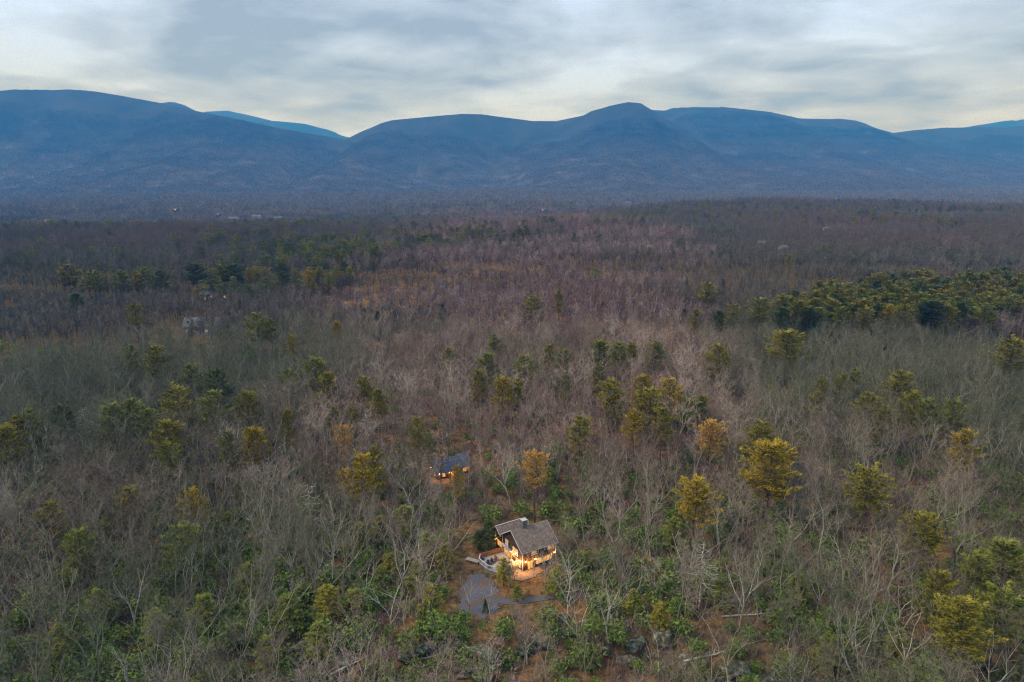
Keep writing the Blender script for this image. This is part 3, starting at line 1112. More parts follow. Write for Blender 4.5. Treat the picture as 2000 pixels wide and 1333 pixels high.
# jittered stand of near trees
sp = 4.9
gx, gy = np.meshgrid(np.arange(-330, 330, sp), np.arange(66, 370, sp))
px_ = gx.ravel() + rng.uniform(-0.48, 0.48, gx.size) * sp
py_ = gy.ravel() + rng.uniform(-0.48, 0.48, gx.size) * sp
hh = 14.6 * (0.72 + 0.5 * rng.random(px_.size)) * (0.85 + 0.35 * fbm(px_ / 45, py_ / 45, 77, 2))
keep = (~tile_is_far(px_, py_)) & (np.abs(px_) < 0.80 * py_ + 24)
keep &= rng.random(px_.size) < 0.60 + 0.55 * fbm(px_ / 30, py_ / 30, 61, 3)
keep &= ~cleared(px_, py_, hh, 5)
keep &= ~((np.abs(py_ - ledge_y(px_)) < 3.5) & (px_ > -30) & (px_ < 45) & (rng.random(px_.size) < 0.6))
for qx, qy, qr in PINE_AT:      # room for the evergreens: nothing inside the crown or crowding it from the near side
    dl = math.hypot(qx, qy)
    ex, ey = -qx / dl, -qy / dl
    al = (px_ - qx) * ex + (py_ - qy) * ey
    si = np.abs(-(px_ - qx) * ey + (py_ - qy) * ex)
    keep &= ~((al > -qr * 0.7) & (al < qr * 0.9) & (si < qr * 0.7))
px_, py_, hh = px_[keep], py_[keep], hh[keep]
gz = ground_z(px_, py_)
tx, ty = proj(px_, py_, gz + hh)
form = rng.integers(0, len(BARE), px_.size)
rz = rng.uniform(0, 6.28, px_.size)
shown = (tx > -30) & (tx < 2030) & (ty < 1325)
order = np.argsort(np.hypot(np.hypot(px_, py_), CAM_Z) + np.where(shown, 0, 1e6))
N_IND = 262
ind = order[:N_IND]
rest = np.setdiff1d(np.arange(px_.size), ind)


def zone(x, y):
    bx, by = proj(x, y, float(ground_z(x, y)) + 8)
    if by > 1250:
        if bx < 420: return 'in the bottom left corner of the forest'
        if bx < 860: return 'left of the rock ledge at the front edge'
        if bx < 1340: return 'standing right by the front rock ledge'
        if bx < 1700: return 'right of the rock ledge at the front edge'
        return 'in the bottom right corner of the forest'
    if bx < 400: return 'on the far left slope level with the gravel'
    if bx < 720: return 'midway between the left edge and the gravel'
    if bx < 900: return 'just left of the gravel parking pad'
    if bx < 1110: return 'between the house and the rock ledge'
    if bx < 1330: return 'just right of the lit house'
    if bx < 1650: return 'in the woods well right of the house'
    return 'by the right edge level with the house'


def small_word(h):
    return 'tall' if h > 17.5 else ('short' if h < 13.8 else 'middling')


SHAPE = ['vase-shaped', 'wide-topped', 'slender', 'upright', 'low-forked', 'narrow', 'spreading', 'rounded']
lab_n = {}
for k in ind[np.argsort(tx[ind])]:
    me_t, me_c, H0, _ = BARE[form[k]]
    pale = hash2(np.array([px_[k] * 13]), np.array([py_[k] * 17]), 3)[0] < 0.17
    if pale:
        me_t, me_c, H0 = PALE[form[k] % 4]
    z_ = zone(px_[k], py_[k])
    lab = '%s %s%s bare tree %s' % (small_word(hh[k]), 'pale ' if pale else '', SHAPE[form[k]], z_)
    lab_n.setdefault(lab, []).append(k)
    o = thing('pale_bare_tree' if pale else 'bare_tree', lab, 'tree', (px_[k], py_[k], gz[k]), rz[k], 'bare trees ' + z_)
    lab_n[lab][-1] = o
    s = hh[k] / H0
    o.scale = (s * rng.uniform(0.85, 1.1),) * 2 + (s,)
    link('trunk', me_t, o)
    link('crown', me_c, o)

for lab, os_ in lab_n.items():
    if len(os_) > 1:
        for j, o in enumerate(os_):
            o['label'] = lab + (', leftmost' if j == 0 else ', rightmost' if j == len(os_) - 1 else ', %s from left' % ORD[min(j, 9)])

pts = np.stack([px_[rest], py_[rest], gz[rest]], 1)
H0 = np.array([b[2] for b in BARE])[form[rest]]
s = hh[rest] / H0
w_s = s * rng.uniform(0.85, 1.1, len(rest))
scatter('bare_forest', 'bare leafless grey-brown woodland around the cottage and house', 'forest', pts,
        np.stack([np.zeros(len(rest)), np.zeros(len(rest)), rz[rest]], 1), np.stack([w_s, w_s, s], 1), form[rest], [b[3] for b in BARE], 'bare_tree')


# ------------------------------------------------------------------ farther bare forest, in stands
def mid_tree(g, H, cr, r0):
    """cheap bare tree: trunk, limb slivers, twig slivers; returns limb and twig triangles"""
    fk = g.uniform(0.3, 0.5) * H
    tr = []
    for a in (0, 2.1, 4.2):
        b = a + 2.1
        p = [np.array([math.cos(q) * r0, math.sin(q) * r0, -2.0]) for q in (a, b)]
        tr.append([p[0], p[1], np.array([0, 0, fk + 0.25 * H])])
    nl = 9
    ang = g.uniform(0, 6.28, nl)
    out = g.uniform(0.35, 0.95, nl) * cr
    top = g.uniform(0.68, 1.0, nl) * H - 0.25 * out
    base = np.stack([np.zeros(nl), np.zeros(nl), g.uniform(0.75, 1.15, nl) * fk], 1)
    tip = np.stack([np.cos(ang) * out, np.sin(ang) * out, top], 1)
    sd = np.stack([-np.sin(ang), np.cos(ang), np.zeros(nl)], 1) * 0.14
    limb = np.concatenate([np.array(tr), np.stack([base - sd, base + sd, tip], 1)])
    n = 110
    k = g.integers(0, nl, n)
    tt = g.uniform(0.3, 1.0, n)[:, None]
    P = base[k] * (1 - tt) + tip[k] * tt + g.normal(0, 0.45, (n, 3))
    D = g.normal(0, 0.7, (n, 3)) + (tip - base)[k] / 9 + np.array([0, 0, 0.5])
    D /= np.linalg.norm(D, axis=1)[:, None]
    S = np.cross(D, g.normal(0, 1, (n, 3)))
    S /= np.linalg.norm(S, axis=1)[:, None] + 1e-9
    le = g.uniform(0.9, 2.3, (n, 1))
    w = g.uniform(0.05, 0.13, (n, 1))
    return limb, np.stack([P - S * w, P + S * w, P + D * le], 1)


def stand(seed, size, n, Hm, cr, kind):
    g = np.random.default_rng(seed)
    m = MB()
    tint = []
    k = int(round(math.sqrt(n)))
    for i in range(k):
        for j in range(k):
            x = (i + 0.5 + g.uniform(-0.45, 0.45)) / k * size - size / 2
            y = (j + 0.5 + g.uniform(-0.45, 0.45)) / k * size - size / 2
            H = Hm * g.uniform(0.65, 1.25)
            tv = g.random()
            off = np.array([x, y, 0.0])
            if kind == 'mid':
                a, b = mid_tree(g, H, cr * g.uniform(0.75, 1.2), 0.2)
                m.tris(a + off, 0)
                tint += [min(0.9, 0.62 + 0.3 * g.random())] * (len(a) * 3)
                m.tris(b + off, 0)
                tint += [(0.02, 0.16, 0.34, 0.5, 0.64, 0.78)[int(tv * 5.99)]] * (len(b) * 3)
            else:
                nt = 22 if kind == 'hill' else 30
                con = tv > (0.80 if kind == 'far' else 0.93)
                if con:
                    tv = 1.0 - 0.05 * g.random()
                elif kind == 'far':
                    tv *= 0.9
                c = cr * g.uniform(0.8, 1.25) * (0.7 if con else 1)
                u = g.normal(0, 1, (nt, 3))
                u /= np.linalg.norm(u, axis=1)[:, None]
                u *= g.uniform(0.4, 1.0, (nt, 1))
                if con:
                    hz_ = g.uniform(0, 1, (nt, 1))
                    P = np.concatenate([u[:, :2] * c * (1.05 - hz_), H * (0.3 + 0.8 * hz_)], 1)
                else:
                    P = u * np.array([c, c, H * 0.32]) + np.array([0, 0, H * 0.66])
                e1 = g.normal(0, 1, (nt, 3)) * np.array([0.5, 0.5, 1.1])
                e2 = g.normal(0, 1, (nt, 3)) * np.array([0.9, 0.9, 0.5])
                q = (1.5 if kind == 'hill' else 0.93)
                T = np.stack([P, P + e1 * q, P + e2 * q], 1)
                m.tris(T + off, 0)
                tint += [tv] * (nt * 3)
    return m.mesh('forest_stand', M[{'hill': 'mountain_canopy', 'foot': 'foothill_canopy'}.get(kind, 'canopy')], attr=tint)


def tiles(size, y0, y1, ok):
    nx = int((0.84 * y1 + 60) / size) + 1
    a, b = np.meshgrid((np.arange(-nx, nx) + 0.5) * size, np.arange(math.floor(y0 / size), math.ceil(y1 / size)) * size + size / 2)
    a, b = a.ravel(), b.ravel()
    k = (np.abs(a) < 0.80 * b + 1.2 * size) & ok(a, b)
    return a[k], b[k]


MIDFAR = 1325.0
FAR_HOUSES = {'dormer': at(392, 655), 'lit': at(420, 592)}


def mid_ok(a, b):
    k = (np.hypot(a, b) > NEAR) & (np.hypot(a, b) < MIDFAR)
    for p in FAR_HOUSES.values():
        k &= ~((np.abs(a - p.x) < 13) & (b > p.y - 22) & (b < p.y + 14))
    return k


def open_face(a, b):
    ry = ridge_y(a)
    return (b > ry - 30) & (b < ry + 22) & (vnoise(a / 80, b / 400, 91) > 0.52) & (a > -150)


ta, tb = tiles(TILE, 300, MIDFAR + 40, mid_ok)
n = len(ta)
sc_h = 0.9 + 0.35 * fbm(ta / 90, tb / 90, 15, 2) - 0.1
scatter('hillside_forest', 'bare purple-brown woodland covering the middle distance', 'forest', np.stack([ta, tb, ground_z(ta, tb)], 1),
        np.stack([np.zeros(n), np.zeros(n), rng.integers(0, 4, n) * math.pi / 2], 1), np.stack([np.ones(n), np.ones(n), sc_h], 1),
        np.where(open_face(ta, tb), rng.integers(7, 9, n), rng.integers(0, 7, n)), [stand(500 + i, TILE, 25 if i < 7 else 9, 14.8, 2.9, 'mid') for i in range(9)], 'forest_stand')

ta, tb = tiles(60.0, 1280, 5600, lambda a, b: np.hypot(a, b) > MIDFAR)
n = len(ta)
vmix = sstep(1200, 2500, tb + 500 * (fbm(ta / 500, tb / 500, 8, 2) - 0.5)) > rng.random(n)
scatter('valley_forest', 'bare bluish-brown valley forest below the mountains', 'forest', np.stack([ta, tb, ground_z(ta, tb)], 1),
        np.stack([np.zeros(n), np.zeros(n), rng.integers(0, 4, n) * math.pi / 2], 1), np.stack([np.ones(n), np.ones(n), rng.uniform(0.85, 1.2, n)], 1),
        np.where(vmix, rng.integers(6, 9, n), rng.integers(0, 6, n)), [stand(600 + i, 60.0, 64, 15.0, 4.2, 'far') for i in range(6)] + [stand(620 + i, 60.0, 64, 15.0, 4.2, 'foot') for i in range(3)], 'forest_stand')

P_, R_ = [], []
for hz, x0, x1, y0, y1 in MOUNT:
    s_ = 130.0
    a, b = np.meshgrid(np.arange(x0 + 60, x1 - 60, s_), np.arange(y0, y1, s_))
    a, b = a.ravel() + rng.uniform(-45, 45, a.size), b.ravel() + rng.uniform(-45, 45, a.size)
    k = np.abs(a) < 0.86 * b
    a, b = a[k], b[k]
    z = hz(a, b)
    k = z > -55
    a, b, z = a[k], b[k], z[k]
    gxx = (hz(a + 40, b) - hz(a - 40, b)) / 80
    gyy = (hz(a, b + 40) - hz(a, b - 40)) / 80
    q = rng.uniform(0, 6.28, len(a))
    for i in range(len(a)):
        nrm = Vector((-gxx[i], -gyy[i], 1)).normalized()
        e_ = (nrm.to_track_quat('Z', 'Y') @ Euler((0, 0, q[i])).to_quaternion()).to_euler()
        P_.append((a[i], b[i], z[i]))
        R_.append(tuple(e_))
n = len(P_)
scatter('mountain_forest', 'blue hazy woodland coating the mountainsides', 'forest', P_, R_, np.ones((n, 3)) * np.array([1.35, 1.35, 1.0]), rng.integers(0, 5, n),
        [stand(700 + i, 135.0, 169, 9.0, 5.5, 'hill') for i in range(5)], 'forest_stand')


# conifers sprinkled through the distance
n = 9000
dd = np.exp(rng.uniform(math.log(430), math.log(5200), n))
aa = rng.uniform(-0.72, 0.72, n)
fx, fy = dd * np.sin(aa), dd * np.cos(aa)
cl = fbm(fx / 260, fy / 420, 44, 3)
k = cl + 0.10 * (dd > 900) > 0.565 + 0.07 * rng.random(n)
k |= rng.random(n) < 0.02
fx, fy = fx[k], fy[k]
n = len(fx)
s = rng.uniform(0.6, 0.95, n)
farcon = []
for q, mt in ((0, 'needle_green'), (1, 'needle_dark'), (2, 'needle_olive')):
    T, Wm = conifer(1200 + q, 'pine')
    W2 = MB()
    W2.tris(np.array([[Wm.v[i] for i in f] for f in Wm.f[::3]]) * 1.0)
    farcon.append(joined([T, W2], 'far_conifer', [M['pine_bark'], M[mt]]))
ws = s * rng.uniform(1.0, 1.5, n)
scatter('distant_conifers', 'scattered dark evergreens dotting the far forest', 'forest', np.stack([fx, fy, ground_z(fx, fy)], 1),
        np.stack([np.zeros(n), np.zeros(n), rng.uniform(0, 6.28, n)], 1), np.stack([ws, ws, s], 1), rng.choice([0, 0, 1, 1, 2], n), farcon, 'far_conifer')

# ------------------------------------------------------------------ prominent pale trees
PALE_SPOTS = [  # top pixel, height, form, label
    (1460, 1070, 16, 0, 'white-limbed bare tree with many forks well right of the house'), (1700, 1190, 13, 1, 'pale forked dead-looking tree low in the right woods'),
    (1775, 1105, 12, 1, 'pale twisted tree left of the big golden corner pine'), (1735, 1300, 13, 0, 'pale many-stemmed tree at the bottom edge right of centre'),
    (1660, 1040, 14, 2, 'pale spreading tree left of the olive right-hand pine'), (1290, 1225, 11, 1, 'small white branching tree beside the right end of the ledge'),
    (1140, 1130, 15, 3, 'cluster-stemmed pale tree right of the drive strip'), (1195, 1130, 14, 2, 'pale tree with rising limbs behind the ledge right end'),
    (1030, 1170, 13, 0, 'pale leaning forked tree in front of the lit patio'), (560, 1010, 15, 0, 'big pale fan-topped tree in the left middle woods'),
    (640, 960, 15, 2, 'pale many-branched tree below the rusty left pines'), (1180, 895, 15, 3, 'pale broom-shaped tree above the house'),
    (1270, 880, 16, 2, 'tall pale crowned tree up-slope right of the house'), (1043, 1046, 9.5, 0, 'pale bare tree growing against the front of the roof'),
    (930, 780, 15, 0, 'pale tree just beyond the small cottage'), (820, 760, 16, 2, 'tall pink-grey tree behind the small cottage'),
    (870, 800, 15, 3, 'pale straight tree rising behind the cottage roof'), (240, 1105, 15, 2, 'tall pale tree in the left foreground'),
    (330, 1270, 13, 1, 'low pale forked tree near the bottom left'), (880, 1010, 12, 1, 'pale arching tree left of the deck'),
    (1560, 1240, 12, 3, 'pale clump-stemmed tree low right of centre'), (700, 1230, 13, 0, 'pale forked tree at the bottom left of the drive'),
    (960, 1240, 12, 2, 'slim pale tree rooted at the middle of the ledge'), (1880, 640, 15, 0, 'pale tree below the long pine stand'),
    (1066, 1072, 9, 2, 'slim pale tree before the right front windows of the house'), (918, 1112, 9, 3, 'slim pale tree at the left side of the gravel pad'),
    (958, 1128, 9, 2, 'slim pale tree at the right side of the gravel pad'), (1008, 1075, 8, 3, 'small pale tree before the gable windows of the house'),
]
for x, y, h, f, lab in PALE_SPOTS:
    p = at(x, y, h)
    o = thing('pale_bare_tree', lab, 'tree', p, rnd.random() * 6.28, 'pale-barked bare trees')
    s = h / PALE[f][2]
    o.scale = (s, s, s)
    link('trunk', PALE[f][0], o)
    link('crown', PALE[f][1], o)

# white dead pine with level branches
def dead_pine(x, y, h, lab, nb=26):
    p = at(x, y, h)
    o = thing('dead_pine_tree', lab, 'tree', p, 0.4, 'dead pines')
    m = MB().tube([(0, 0, -0.5), (0.1, 0, h * 0.5), (0, 0.1, h)], [0.24, 0.16, 0.03], 5)
    m.build('trunk', M['white_bark'], o)
    b = MB()
    for i in range(nb):
        z = h * (0.4 + 0.58 * i / nb)
        a = rnd.random() * 6.28
        Lb = (h - z) * 0.42 + rnd.uniform(0.8, 2.0)
        q1 = (math.cos(a) * Lb * 0.6, math.sin(a) * Lb * 0.6, z - 0.2)
        q2 = (math.cos(a + 0.15) * Lb, math.sin(a + 0.15) * Lb, z + 0.4)
        b.tube([(0, 0, z), q1, q2], [0.07, 0.05, 0.015], 3)
        for s in (-1, 1):
            b.tube([q1, (q1[0] + math.cos(a + s * 0.7) * Lb * 0.35, q1[1] + math.sin(a + s * 0.7) * Lb * 0.35, q1[2] + 0.2)], [0.035, 0.01], 3)
    b.build('branches', M['white_bark'], o)


dead_pine(160, 795, 13, 'white dead tree with level branches on the left hillside', 34)
dead_pine(1375, 1060, 14, 'grey dead pine with short level branches right of the house', 34)
dead_pine(600, 945, 14, 'white-branched dead pine left of the rusty pines')
dead_pine(712, 800, 14, 'thin grey dead pine beside the upper rusty pine')

# ------------------------------------------------------------------ undergrowth (laurel and saplings)
def bush(seed, n, flat):
    g = np.random.default_rng(seed)
    m = MB()
    for i in range(5):
        a = g.uniform(0, 6.28)
        m.tube([(0, 0, -0.2), (math.cos(a) * 0.6, math.sin(a) * 0.6, 1.5 * flat)], [0.035, 0.01], 3, 0)
    C = g.normal(0, 1, (14, 3))
    C /= np.linalg.norm(C, axis=1)[:, None]
    C = C * np.array([0.75, 0.75, 0.55 * flat]) * g.uniform(0.4, 1, (14, 1)) + np.array([0, 0, 0.9 * flat])
    P = C[g.integers(0, 14, n)] + g.normal(0, 0.30, (n, 3))
    P[:, 2] = np.maximum(P[:, 2], 0.05)
    e1 = g.normal(0, 1, (n, 3)) * 0.085
    e2 = g.normal(0, 1, (n, 3)) * 0.085
    m.tris(np.stack([P - e1, P + e1, P + e2], 1), 1)
    return m.mesh('laurel', [M['bark'], M['laurel_leaf']])


n = 18000
ux, uy = rng.uniform(-260, 260, n), rng.uniform(68, 300, n)
uz = ground_z(ux, uy)
bx, by = proj(ux, uy, uz)
dens = 0.14 + 1.5 * fbm(ux / 26, uy / 26, 131, 3) * (0.35 + 0.75 * (1 - sstep(820, 930, bx)) * sstep(900, 1080, by))
dens = np.where((bx > 1080) & (by > 950), dens * 0.9 + 0.12, dens)
dens = np.where(by < 900, dens * 0.35, dens)
k = (rng.random(n) < dens) & (np.abs(ux) < 0.8 * uy + 15) & ~cleared(ux, uy, 1.5 + 0 * ux, 3)
k &= ~((bx > 885) & (bx < 1090) & (by > 1030) & (by < 1205))
ux, uy, uz = ux[k], uy[k], uz[k]
n = len(ux)
s = rng.uniform(0.8, 2.3, n)
scatter('undergrowth', 'dull green laurel and sapling undergrowth beneath the bare trees', 'undergrowth', np.stack([ux, uy, uz], 1),
        np.stack([np.zeros(n), np.zeros(n), rng.uniform(0, 6.28, n)], 1), np.stack([s * 1.2, s * 1.2, s], 1), rng.integers(0, 4, n),
        [bush(800, 420, 1.0), bush(801, 380, 1.5), bush(802, 460, 0.8), bush(803, 330, 1.9)], 'laurel')

# bare brush and saplings
def brush(seed, n, h):
    g = np.random.default_rng(seed)
    m = MB()
    ang = g.uniform(0, 6.28, n)
    P = np.stack([g.normal(0, 0.35, n), g.normal(0, 0.35, n), g.uniform(-0.1, 0.45, n) ** 1.0 * h], 1)
    D = np.stack([np.cos(ang) * 0.5, np.sin(ang) * 0.5, g.uniform(0.4, 1.3, n)], 1)
    D /= np.linalg.norm(D, axis=1)[:, None]
    S = np.cross(D, g.normal(0, 1, (n, 3)))
    S /= np.linalg.norm(S, axis=1)[:, None]
    m.tris(np.stack([P - S * 0.022, P + S * 0.022, P + D * g.uniform(0.4, 0.95, (n, 1)) * h], 1))
    return m.mesh('brush', M['twig'])


n = 15000
qx, qy = rng.uniform(-250, 250, n), rng.uniform(68, 290, n)
qz = ground_z(qx, qy)
bx, by = proj(qx, qy, qz)
k = (np.abs(qx) < 0.8 * qy + 15) & (rng.random(n) < 0.4 + 0.8 * fbm(qx / 18, qy / 18, 171, 3))
k &= ~((bx > 885) & (bx < 1095) & (by > 1030) & (by < 1205)) & ~cleared(qx, qy, 0.1 + 0 * qx, 9)
qx, qy, qz = qx[k], qy[k], qz[k]
n = len(qx)
s = rng.uniform(0.8, 2.6, n)
scatter('brushwood', 'thin leafless brush and saplings on the forest floor', 'brush', np.stack([qx, qy, qz], 1),
        np.stack([np.zeros(n), np.zeros(n), rng.uniform(0, 6.28, n)], 1), np.stack([s, s, s], 1), rng.integers(0, 3, n),
        [brush(850, 70, 1.3), brush(851, 90, 1.0), brush(852, 50, 2.0)], 'brush')

# fallen logs
for j, (x, y, L_, a, lab) in enumerate([(1000, 1292, 7, 0.5, 'pale fallen log lying across the middle of the ledge'), (905, 1262, 6, 2.4, 'grey fallen log left of the ledge middle'), (1380, 1285, 9, 0.3, 'long pale fallen trunk right of the ledge'),
                                        (1460, 1205, 10, 0.1, 'long grey fallen trunk in the woods right of the boulders'), (1205, 1290, 6, 2.8, 'short fallen log in front of the right end of the ledge'), (820, 1290, 6, 0.2, 'pale fallen log near the left end of the ledge'),
                                        (1120, 1230, 5, 1.9, 'slim fallen log on the leaf litter above the ledge'), (690, 1300, 8, 0.7, 'pale fallen log at the bottom left of the ledge')]):
    p = at(x, y)
    o = thing('fallen_log', lab, 'log', p + Vector((0, 0, 0.25)), a, 'fallen logs')
    MB().tube([(-L_ / 2, 0, 0.05), (-L_ / 6, 0.15, 0), (L_ / 6, -0.1, 0.1), (L_ / 2, 0.1, 0.3)], [0.20, 0.18, 0.13, 0.06], 6, cap=True).build('trunk', M['white_bark'], o)
    bb = MB()
    for i in range(5):
        u = L_ * (-0.05 + 0.1 * i)
        bb.tube([(u, 0, 0.1), (u + 0.7, rnd.uniform(-1.2, 1.2), rnd.uniform(0.3, 1.1)), (u + 1.5, rnd.uniform(-1.8, 1.8), rnd.uniform(0.4, 1.5))], [0.06, 0.04, 0.015], 3)
    bb.build('branches', M['white_bark'], o)

# ------------------------------------------------------------------ rock ledge
def rock_mesh(seed, sx, sy, sz):
    g = random.Random(seed)
    import bmesh
    bm = bmesh.new()
    bmesh.ops.create_icosphere(bm, subdivisions=2, radius=1)
    for v in bm.verts:
        q = 1 + 0.30 * (fbm(v.co.x * 1.3 + seed, v.co.y * 1.3 + v.co.z, seed, 2) - 0.5) * 2
        c = [max(-0.74, min(0.74, t_)) / 0.74 for t_ in v.co]
        v.co = Vector((c[0] * sx * q, c[1] * sy * q, c[2] * sz * q + g.uniform(-0.03, 0.03)))
    me = bpy.data.meshes.new('ledge_rock')
    bm.to_mesh(me)
    bm.free()
    me.materials.append(M['rock'])
    return me


RK = [rock_mesh(i, *q) for i, q in enumerate(((1.7, 1.0, 0.9), (1.1, 0.9, 0.7), (2.3, 1.2, 0.7), (0.8, 0.7, 0.6), (1.4, 1.3, 1.1)))]
rk_x = np.linspace(-44, 56, 62)
for i, x in enumerate(rk_x):
    x = x + rnd.uniform(-0.6, 0.6)
    y = float(ledge_y(x)) - rnd.uniform(-0.6, 1.8)
    z = float(ground_z(x, y))
    o = link('ledge_rock', RK[rnd.randrange(5)])
    o.location = (x, y, z + rnd.uniform(0.0, 0.5))
    o.rotation_euler = (rnd.uniform(-0.2, 0.2), rnd.uniform(-0.2, 0.2), rnd.uniform(-0.5, 0.5))
    s = rnd.uniform(0.7, 1.25)
    o.scale = (s, s, s * rnd.uniform(0.9, 1.4))
    third = 'left end' if x < -12 else ('middle' if x < 22 else 'right end')
    tag(o, 'mossy grey rock in the %s of the front ledge' % third, 'rock', 'rocks in the %s of the ledge' % third)
for j, (x, y, lab) in enumerate([(1102, 1212, 'pale flat boulder on the leaf litter right of the drive'), (1225, 1222, 'pale boulder above the right end of the ledge'), (1262, 1075, 'dark boulder in the woods right of the house'),
                                 (1245, 1258, 'grey lichen-spotted boulder tucked behind the ledge'), (1165, 1165, 'low flat stone beside the drive strip')]):
    p = at(x, y)
    o = link('boulder', RK[(j * 2 + 1) % 5])
    o.location = p + Vector((0, 0, 0.25))
    o.rotation_euler = (0.1, 0.05, j * 1.3)
    tag(o, lab, 'rock')

# ------------------------------------------------------------------ drive
def sheet(name, label, poly, m, lift, kind='structure', cat=None):
    c = sum((Vector((p.x, p.y)) for p in poly), Vector((0, 0))) / len(poly)
    b = MB()
    nr = 5
    n_ = len(poly)
    for i in range(nr + 1):
        f = i / nr
        for p in poly:
            x, y = c.x + (p.x - c.x) * f, c.y + (p.y - c.y) * f
            b.v.append((x, y, float(ground_z(x, y)) + lift))
    for i in range(nr):
        for j in range(n_):
            k_ = (j + 1) % n_
            b.f.append((i * n_ + j, (i + 1) * n_ + j, (i + 1) * n_ + k_, i * n_ + k_))
            b.m.append(0)
    o = b.build(name, m)
    return tag(o, label, cat or name, kind=kind)


def wavy(poly, k=4, amp=0.35):
    out = []
    for i in range(len(poly)):
        a, b = poly[i], poly[(i + 1) % len(poly)]
        for j in range(k):
            p = a.lerp(b, j / k)
            out.append(Vector((p.x + rnd.uniform(-amp, amp), p.y + rnd.uniform(-amp, amp), 0)))
    return out


pad = [at(*q) for q in ((930, 1122), (948, 1126), (968, 1142), (978, 1165), (975, 1188), (958, 1205), (936, 1209), (912, 1201), (896, 1182), (895, 1155), (908, 1134))]
sheet('driveway', 'blue-grey gravel parking pad in front of the house', wavy(pad, 5, 0.55), M['gravel'], 0.10)
lane = [at(*q) for q in ((970, 1165), (1000, 1172), (1040, 1168), (1080, 1163), (1130, 1162), (1190, 1160), (1270, 1150), (1272, 1156), (1190, 1167), (1130, 1170), (1080, 1172), (1040, 1178), (1000, 1183), (972, 1180)) ]
b = MB()
n_ = len(lane) // 2
top, bot = lane[:n_], lane[n_:][::-1]
for i in range(n_ - 1):
    for k_ in range(6):
        f0, f1 = k_ / 6, (k_ + 1) / 6
        q = [top[i].lerp(top[i + 1], f0), top[i].lerp(top[i + 1], f1), bot[i].lerp(bot[i + 1], f1), bot[i].lerp(bot[i + 1], f0)]
        b.face([(p.x, p.y, float(ground_z(p.x, p.y)) + 0.13) for p in reversed(q)])
tag(b.build('driveway', M['gravel']), 'narrow gravel drive running right from the parking pad', 'driveway', kind='structure')

# ------------------------------------------------------------------ main house
def window(parent, axis_, fixed, a0, a1, z0, z1, pane, name='window', out=-1, cols=2, rows=1):
    """window on a wall plane: axis_ 'u' = wall runs along u at v=fixed, 'v' = along v at u=fixed; out = outward sign"""
    def bx_(m, p0, p1, d0, d1, q0, q1):
        lo, hi = sorted((fixed + out * d0, fixed + out * d1))
        if axis_ == 'u':
            m.box(p0, p1, lo, hi, q0, q1)
        else:
            m.box(lo, hi, p0, p1, q0, q1)
    fr = MB()
    t_ = 0.11
    bx_(fr, a0, a1, 0.0, 0.12, z1 - t_, z1)
    bx_(fr, a0 - 0.06, a1 + 0.06, 0.0, 0.16, z0 - 0.04, z0 + t_)
    bx_(fr, a0, a0 + t_, 0.0, 0.115, z0 + t_, z1 - t_)
    bx_(fr, a1 - t_, a1, 0.0, 0.115, z0 + t_, z1 - t_)
    w = fr.build(name, M['white_trim'] if pane != 'lit_pane' or name == 'window' else M['cedar'], parent)
    for i in range(cols):
        for j in range(rows):
            p0 = a0 + t_ + (a1 - a0 - 2 * t_) * i / cols
            p1 = a0 + t_ + (a1 - a0 - 2 * t_) * (i + 1) / cols
            q0 = z0 + t_ + (z1 - z0 - 2 * t_) * j / rows
            q1 = z0 + t_ + (z1 - z0 - 2 * t_) * (j + 1) / rows
            pm = MB()
            bx_(pm, p0 + 0.035, p1 - 0.035, 0.02, 0.05, q0 + 0.03, q1 - 0.03)
            pm.build('pane', M[pane], w)
    return w


def lamp_light(loc, energy, parent=None, col=(1.0, 0.47, 0.13), rad=0.12):
    l = bpy.data.lights.new('lamp_light', 'POINT')
    l.energy = energy
    l.color = col
    l.shadow_soft_size = rad
    o = bpy.data.objects.new('lamp_light', l)
    sc.collection.objects.link(o)
    o.location = loc
    if parent:
        o.parent = parent
    return o


def wall_lamp(label, loc, rz, energy, group):
    o = thing('wall_lamp', label, 'lamp', loc, rz, group)
    MB().box(-0.08, 0.08, -0.05, 0.0, -0.15, 0.15).build('bracket', M['black_metal'], o)
    MB().box(-0.09, 0.09, -0.26, -0.05, 0.13, 0.17).build('lamp_shade', M['black_metal'], o)
    MB().tube([(0, -0.15, -0.12), (0, -0.15, 0.0), (0, -0.15, 0.12)], [0.05, 0.075, 0.05], 8, cap=True).build('bulb', M['bulb'], o)
    lamp_light((0, -0.42, -0.05), energy, o)
    return o


H = thing('house', 'brown two-storey house with grey gable roof and lit windows', 'house', (HOUSE.x, HOUSE.y, HZ), HOUSE_RZ)
H.scale = (HSC,) * 3
U, V, EA, RI = 9.6, 9.8, 5.5, 8.9           # main block
VM = V / 2
m = MB()
b0 = [(0, 0, -1.0), (U, 0, -1.0), (U, V, -1.0), (0, V, -1.0)]
e0 = [(0, 0, EA), (U, 0, EA), (U, V, EA), (0, V, EA)]
ra, rb = (0, VM, RI - 0.12), (U, VM, RI - 0.12)
m.face([b0[0], b0[1], e0[1], e0[0]])
m.face([b0[2], b0[3], e0[3], e0[2]])
m.face([b0[3], b0[0], e0[0], ra, e0[3]])
m.face([b0[1], b0[2], e0[2], rb, e0[1]])
m.build('wall', M['siding'], H)
VW, UW, EW, RW = 13.6, 6.2, 5.35, 6.9         # rear wing
m = MB()
vm2 = V + 2.0
m.face([(UW, V + .01, -1), (UW, VW, -1), (UW, VW, EW), (UW, vm2, RW - .1), (UW, V + .01, EW)])
m.face([(UW, VW, -1), (0.25, VW, -1), (0.25, VW, EW), (UW, VW, EW)])
m.face([(0.25, VW, -1), (0.25, V + .01, -1), (0.25, V + .01, EW), (0.25, vm2, RW - .1), (0.25, VW, EW)])
